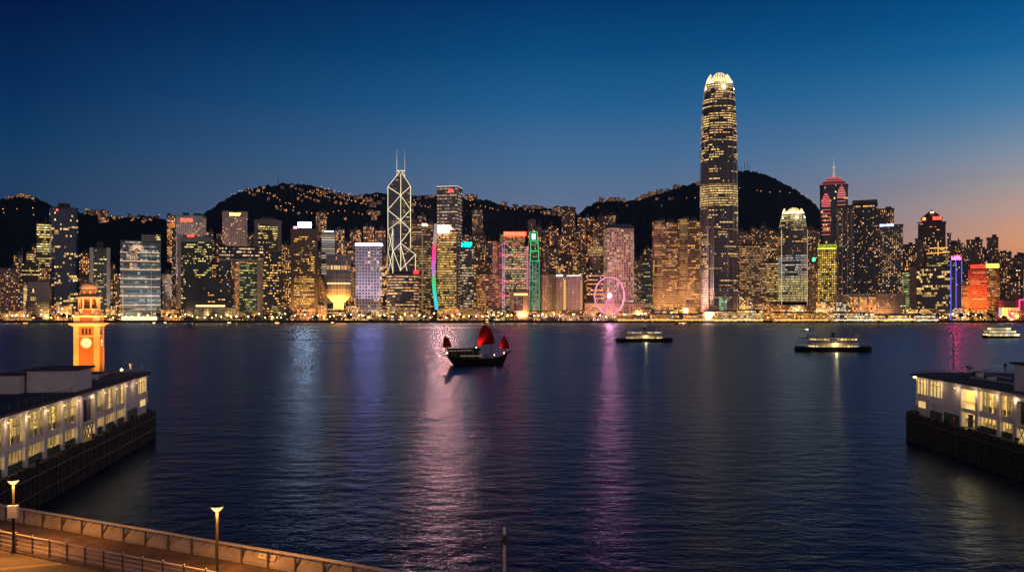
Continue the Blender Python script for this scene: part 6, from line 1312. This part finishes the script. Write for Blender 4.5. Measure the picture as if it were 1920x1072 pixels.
MB().box(-.5,.5,-.07,0,zt(703),zt(686)).build('doorway',M_dark,r_,(hs-.1,-.4,0),R(90))
for (x,y,pw) in ((-3.5,-10,5200),(2.5,-11,5200),(11,-3.0,5200),(10,3.5,2600)): light('floodlight','SPOT',(x,y,4.0),pw*1.5,(1,.37,.035),r_,.3,(x*.25,y*.2,13.5),100,.8)
for (x,y) in ((-10,-24),(20,-14)): light('floodlight','SPOT',(x,y,1.5),78000,(1,.37,.08),r_,.4,(0,0,22.0),38,.8)
light('belfry_light','POINT',(0,-3.3,zt(590)),110,(1,.38,.08),r_,.3); light('belfry_light','POINT',(3.3,0,zt(590)),110,(1,.38,.08),r_,.3)

# ================================================================== NEAR PROMENADE
ZP=4.0; Dp=Vector((33.1,-17,0)).normalized(); Np=Vector((-Dp.y,Dp.x,0)); P0=Vector((-39.4,65.6,ZP))      # Np points out over the water
M_stain=None; M_pave=bpy.data.materials.new('promenade_paving'); M_pave.use_nodes=True; kk=NT(M_pave.node_tree); bb=kk.n['Principled BSDF']; tcx=kk.new('ShaderNodeTexCoord'); br=kk.new('ShaderNodeTexBrick'); br.inputs['Scale'].default_value=1.0; br.offset=.5
kk.l.new(tcx.outputs['Object'],br.inputs['Vector']); br.inputs['Color1'].default_value=(.26,.17,.12,1); br.inputs['Color2'].default_value=(.22,.14,.10,1); br.inputs['Mortar'].default_value=(.07,.045,.03,1); br.inputs['Mortar Size'].default_value=.03; br.inputs['Brick Width'].default_value=2.0; br.inputs['Row Height'].default_value=1.0
kk.l.new(kk.mix(kk.m('MULTIPLY',kk.m('SUBTRACT',kk.noise(tcx.outputs['Object'],.55,6,.7),.38,clamp=True),4.0,clamp=True),br.outputs['Color'],(.11,.07,.05)),bb.inputs['Base Color']); bb.inputs['Roughness'].default_value=.7
M_plaza=mat('plaza_granite',(.20,.14,.09),.75,vary=(.6,.9,(.11,.075,.05)),bump=(6,.2,.01)); M_plazal=mat('plaza_pale_band',(.32,.23,.15),.7,vary=(1.5,.5,(.3,.22,.15)))
M_bank=mat('parapet_concrete',(.42,.34,.28),.85,vary=(.7,.9,(.24,.19,.16)),bump=(4,.5,.03)); M_rail=mat('painted_rail',(.62,.55,.48),.45,.2); M_bronze=mat('brown_post',(.10,.075,.055),.55,.2)
def dp(s,t,z=0): v=P0+Dp*s+Np*t; return (v.x,v.y,ZP+z)
def dpoly(b,pts,z0,z1,mi=0):
    c=[dp(s,t)[:2] for s,t in pts]; a2=sum(p0[0]*p1[1]-p1[0]*p0[1] for p0,p1 in zip(c,c[1:]+c[:1]))
    if a2<0: c.reverse()
    b.prism(c,z0,z1,mi,True,None,None,0,True); return b
o=dpoly(MB(),[(-60,-4.9),(75,-4.9),(75,.6),(-60,.6)],-2,ZP).build('promenade',M_pave); tag(o,kind='structure')
o=dpoly(MB(),[(-60,-60),(75,-60),(75,-4.9),(-60,-4.9)],-2,ZP-.12).build('plaza',M_plaza); tag(o,kind='structure')
o=MB(); 
for s in (-4.5,5,14.5,24): 
    a,c=Vector(dp(s,-4.95)),Vector(dp(s-13,-19)); d_=(c-a).normalized(); e=Vector((-d_.y,d_.x,0))*.28; o.face([(p.x,p.y,ZP-.116) for p in (a-e,a+e,c+e,c-e)][::-1])
o=o.build('paving_band',M_plazal); tag(o,kind='structure')
# sloping concrete parapet with posts, struts and handrail: one thing, in repeated bays
r_=empty('parapet',(0,0,0),0,'sloping concrete sea parapet with braced posts along the near promenade','parapet')
b=MB(); s0=-30.0; n=0
while s0<60:
    s1=s0+2.2
    A,Bq=s0+.05,s1-.05; prof_=[(0,.02),(0,.25),(.40,.88),(.56,.88),(.56,.02)]
    p=[[Vector(dp(s,t,z)) for t,z in prof_] for s in (A,Bq)]
    for j in range(5): jj=(j+1)%5; b.face([p[0][j],p[0][jj],p[1][jj],p[1][j]])
    b.face(p[0][::-1]); b.face(p[1]); s0=s1
b.build('concrete_slab',M_bank,r_,None,None,False,True)
post=None
for i in range(41):
    s=-30+2.2*i; b=MB(); 
    c=[(s-.06,-.05),(s+.06,-.05),(s+.06,.05),(s-.06,.05)]; dpoly(b,c,ZP,ZP+1.05); b.build('post',M_bronze,r_)
    b=MB(); b.bar(dp(s+.1,.0,.08),dp(s+1.0,.42,.95),.035,n=5); b.build('strut',M_bronze,r_)
b=MB(); b.bar(dp(-30,.02,1.08),dp(60,.02,1.08),.045,n=8); b.build('handrail',M_rail,r_); b=MB(); b.bar(dp(-30,.48,1.0),dp(60,.48,1.0),.025,n=6); b.build('outer_rail',M_rail,r_)
ps=Vector(dp(26.6,.22,.38)); b=MB(); 
p=[Vector(dp(s,t,z)) for s,t,z in ((26.3,.12,.42),(27.7,.12,.42),(27.7,.26,.72),(26.3,.26,.72))]; nrm=Vector((0,0,.05))-Np*.05
r3=empty('notice_board',(0,0,0),0,'small pale notice plate fixed to the sloping parapet','sign'); b.face([v+nrm for v in p]); b.face([v+nrm*1.6 for v in p]); 
for i in range(4): j=(i+1)%4; b.face([p[i]+nrm,p[j]+nrm,p[j]+nrm*1.6,p[i]+nrm*1.6])
b.build('plate',mat('notice_plate',(.6,.52,.4),.6),r3); b=MB(); 
for (fa0,fb0,fz) in ((.15,.3,.6),(.45,.85,.5),(.45,.75,.3)):
    a=p[0].lerp(p[1],fa0).lerp(p[3].lerp(p[2],fa0),fz)+nrm*1.9; c=p[0].lerp(p[1],fb0).lerp(p[3].lerp(p[2],fb0),fz)+nrm*1.9; b.bar(a,c,.02,n=4)
b.build('marking',M_bronze,r3)
# inner railing
r_=empty('railing',(0,0,0),0,'steel railing of four horizontal bars between plaza and walkway','railing')
for i in range(-12,30):
    s=.7+i*1.75; b=MB(); c=[(s-.045,-4.8),(s+.045,-4.8),(s+.045,-4.7),(s-.045,-4.7)]; dpoly(b,c,ZP,ZP+1.16); pst=b.build('post',M_bronze,r_)
    b=MB(); b.lathe([(0,1.16),(.05,1.19),(.05,1.23),(0,1.27)],n=8); b.build('cap',M_rail,pst,None,None); pst.children[0].location=dp(s,-4.75,0)
for z in (.28,.56,.84,1.1): b=MB(); b.bar(dp(-20,-4.75,z),dp(52,-4.75,z),(.036 if z<1 else .05),n=8); b.build('bar',M_rail,r_)
# lamps
def bowl_lamp(px,ytop,Yd,label,lit=True,power=620):
    X=PXW(px,Yd); ht=PZ(ytop,Yd)-ZP; r_=empty('street_lamp',(X,Yd,ZP),0,label,'street lamp','promenade lamp posts' if lit else None)
    b=MB(); b.lathe([(.16,0),(.16,.1),(.085,.14),(.07,ht-.38)],n=14); b.build('pole',mat('lamp_pole',(.022,.02,.018),.8,0,spec=.1),r_,None,None,True)
    b=MB(); b.lathe([(0,ht-.40),(.13,ht-.38),(.27,ht-.24),(.37,ht-.08),(.0,ht-.079)],n=24); b.build('bowl',glow('sodium_bowl',(1,.54,.22),1.8) if lit else mat('dead_bowl',(.05,.05,.05),.4),r_)
    b=MB(); b.lathe([(.40,ht-.08),(.41,ht-.05),(.2,ht+.02),(0,ht+.04)],n=24); b.build('shade',M_dark,r_)
    if lit:
        a_=light('sodium_light','AREA',(0,0,ht-.43),power*.16,(1,.40,.07),r_,.8); a_.data.shape='DISK'
    return r_
l1=bowl_lamp(25,897,56.5,'lit bowl lamp post carrying a grey box near the inner steel railing',power=4600); MB().box(-.32,.32,-.14,.10,2.35,3.15).build('junction_box',M_white,l1)
l2=bowl_lamp(407,946,49.5,'lit bowl lamp post on the near walkway in the middle of the parapet',power=4600)
X=PXW(946,44); r_=empty('street_lamp',(X,44,ZP),0,'unlit post with a black hood and a pale tip rising at the bottom centre','street lamp'); ht=PZ(987,44)-ZP
MB().lathe([(.12,0),(.085,.1),(.075,ht-.9)],n=12).build('pole',mat('post_pale',(.40,.37,.30),.5),r_,None,None,True); MB().lathe([(.30,ht-.86),(.30,ht-.74),(.12,ht-.5),(.09,ht-.38),(0,ht-.37)],n=18).build('hood',M_dark,r_); MB().lathe([(.065,ht-.38),(.065,ht-.04),(0,ht)],n=12).build('tip',mat('post_tip',(.6,.58,.5),.5),r_)
for (x,y) in ((-21,30),(-7,29),(9,26)):
    r_=empty('street_lamp',(x,y,ZP-.12),0,'lit bowl lamp post standing on the plaza behind the viewer','street lamp','plaza lamp posts')
    MB().lathe([(.16,0),(.085,.14),(.07,4.3)],n=12).build('pole',M_rail,r_,None,None,True); MB().lathe([(0,4.28),(.20,4.5),(.30,4.68),(0,4.681)],n=16).build('bowl',glow('sodium_bowl_b',(1,.48,.12),14),r_); MB().lathe([(.33,4.69),(.12,4.8),(0,4.83)],n=16).build('shade',M_dark,r_); light('sodium_light','POINT',(0,0,4.1),1500,(1,.40,.07),r_,.12)
# ------------------------------------------------------------------ evening air
m=bpy.data.materials.new('haze_air'); m.use_nodes=True; kk=NT(m.node_tree); kk.n.clear(); pv=kk.new('ShaderNodeVolumePrincipled'); pv.inputs['Color'].default_value=(.42,.66,1,1); pv.inputs['Density'].default_value=3.0e-5; pv.inputs['Anisotropy'].default_value=.3
kk.l.new(pv.outputs[0],kk.new('ShaderNodeOutputMaterial').inputs['Volume']); 
hz=MB().box(-3700,3700,-450,4700,-4,650).build('haze',m); tag(hz,kind='stuff')
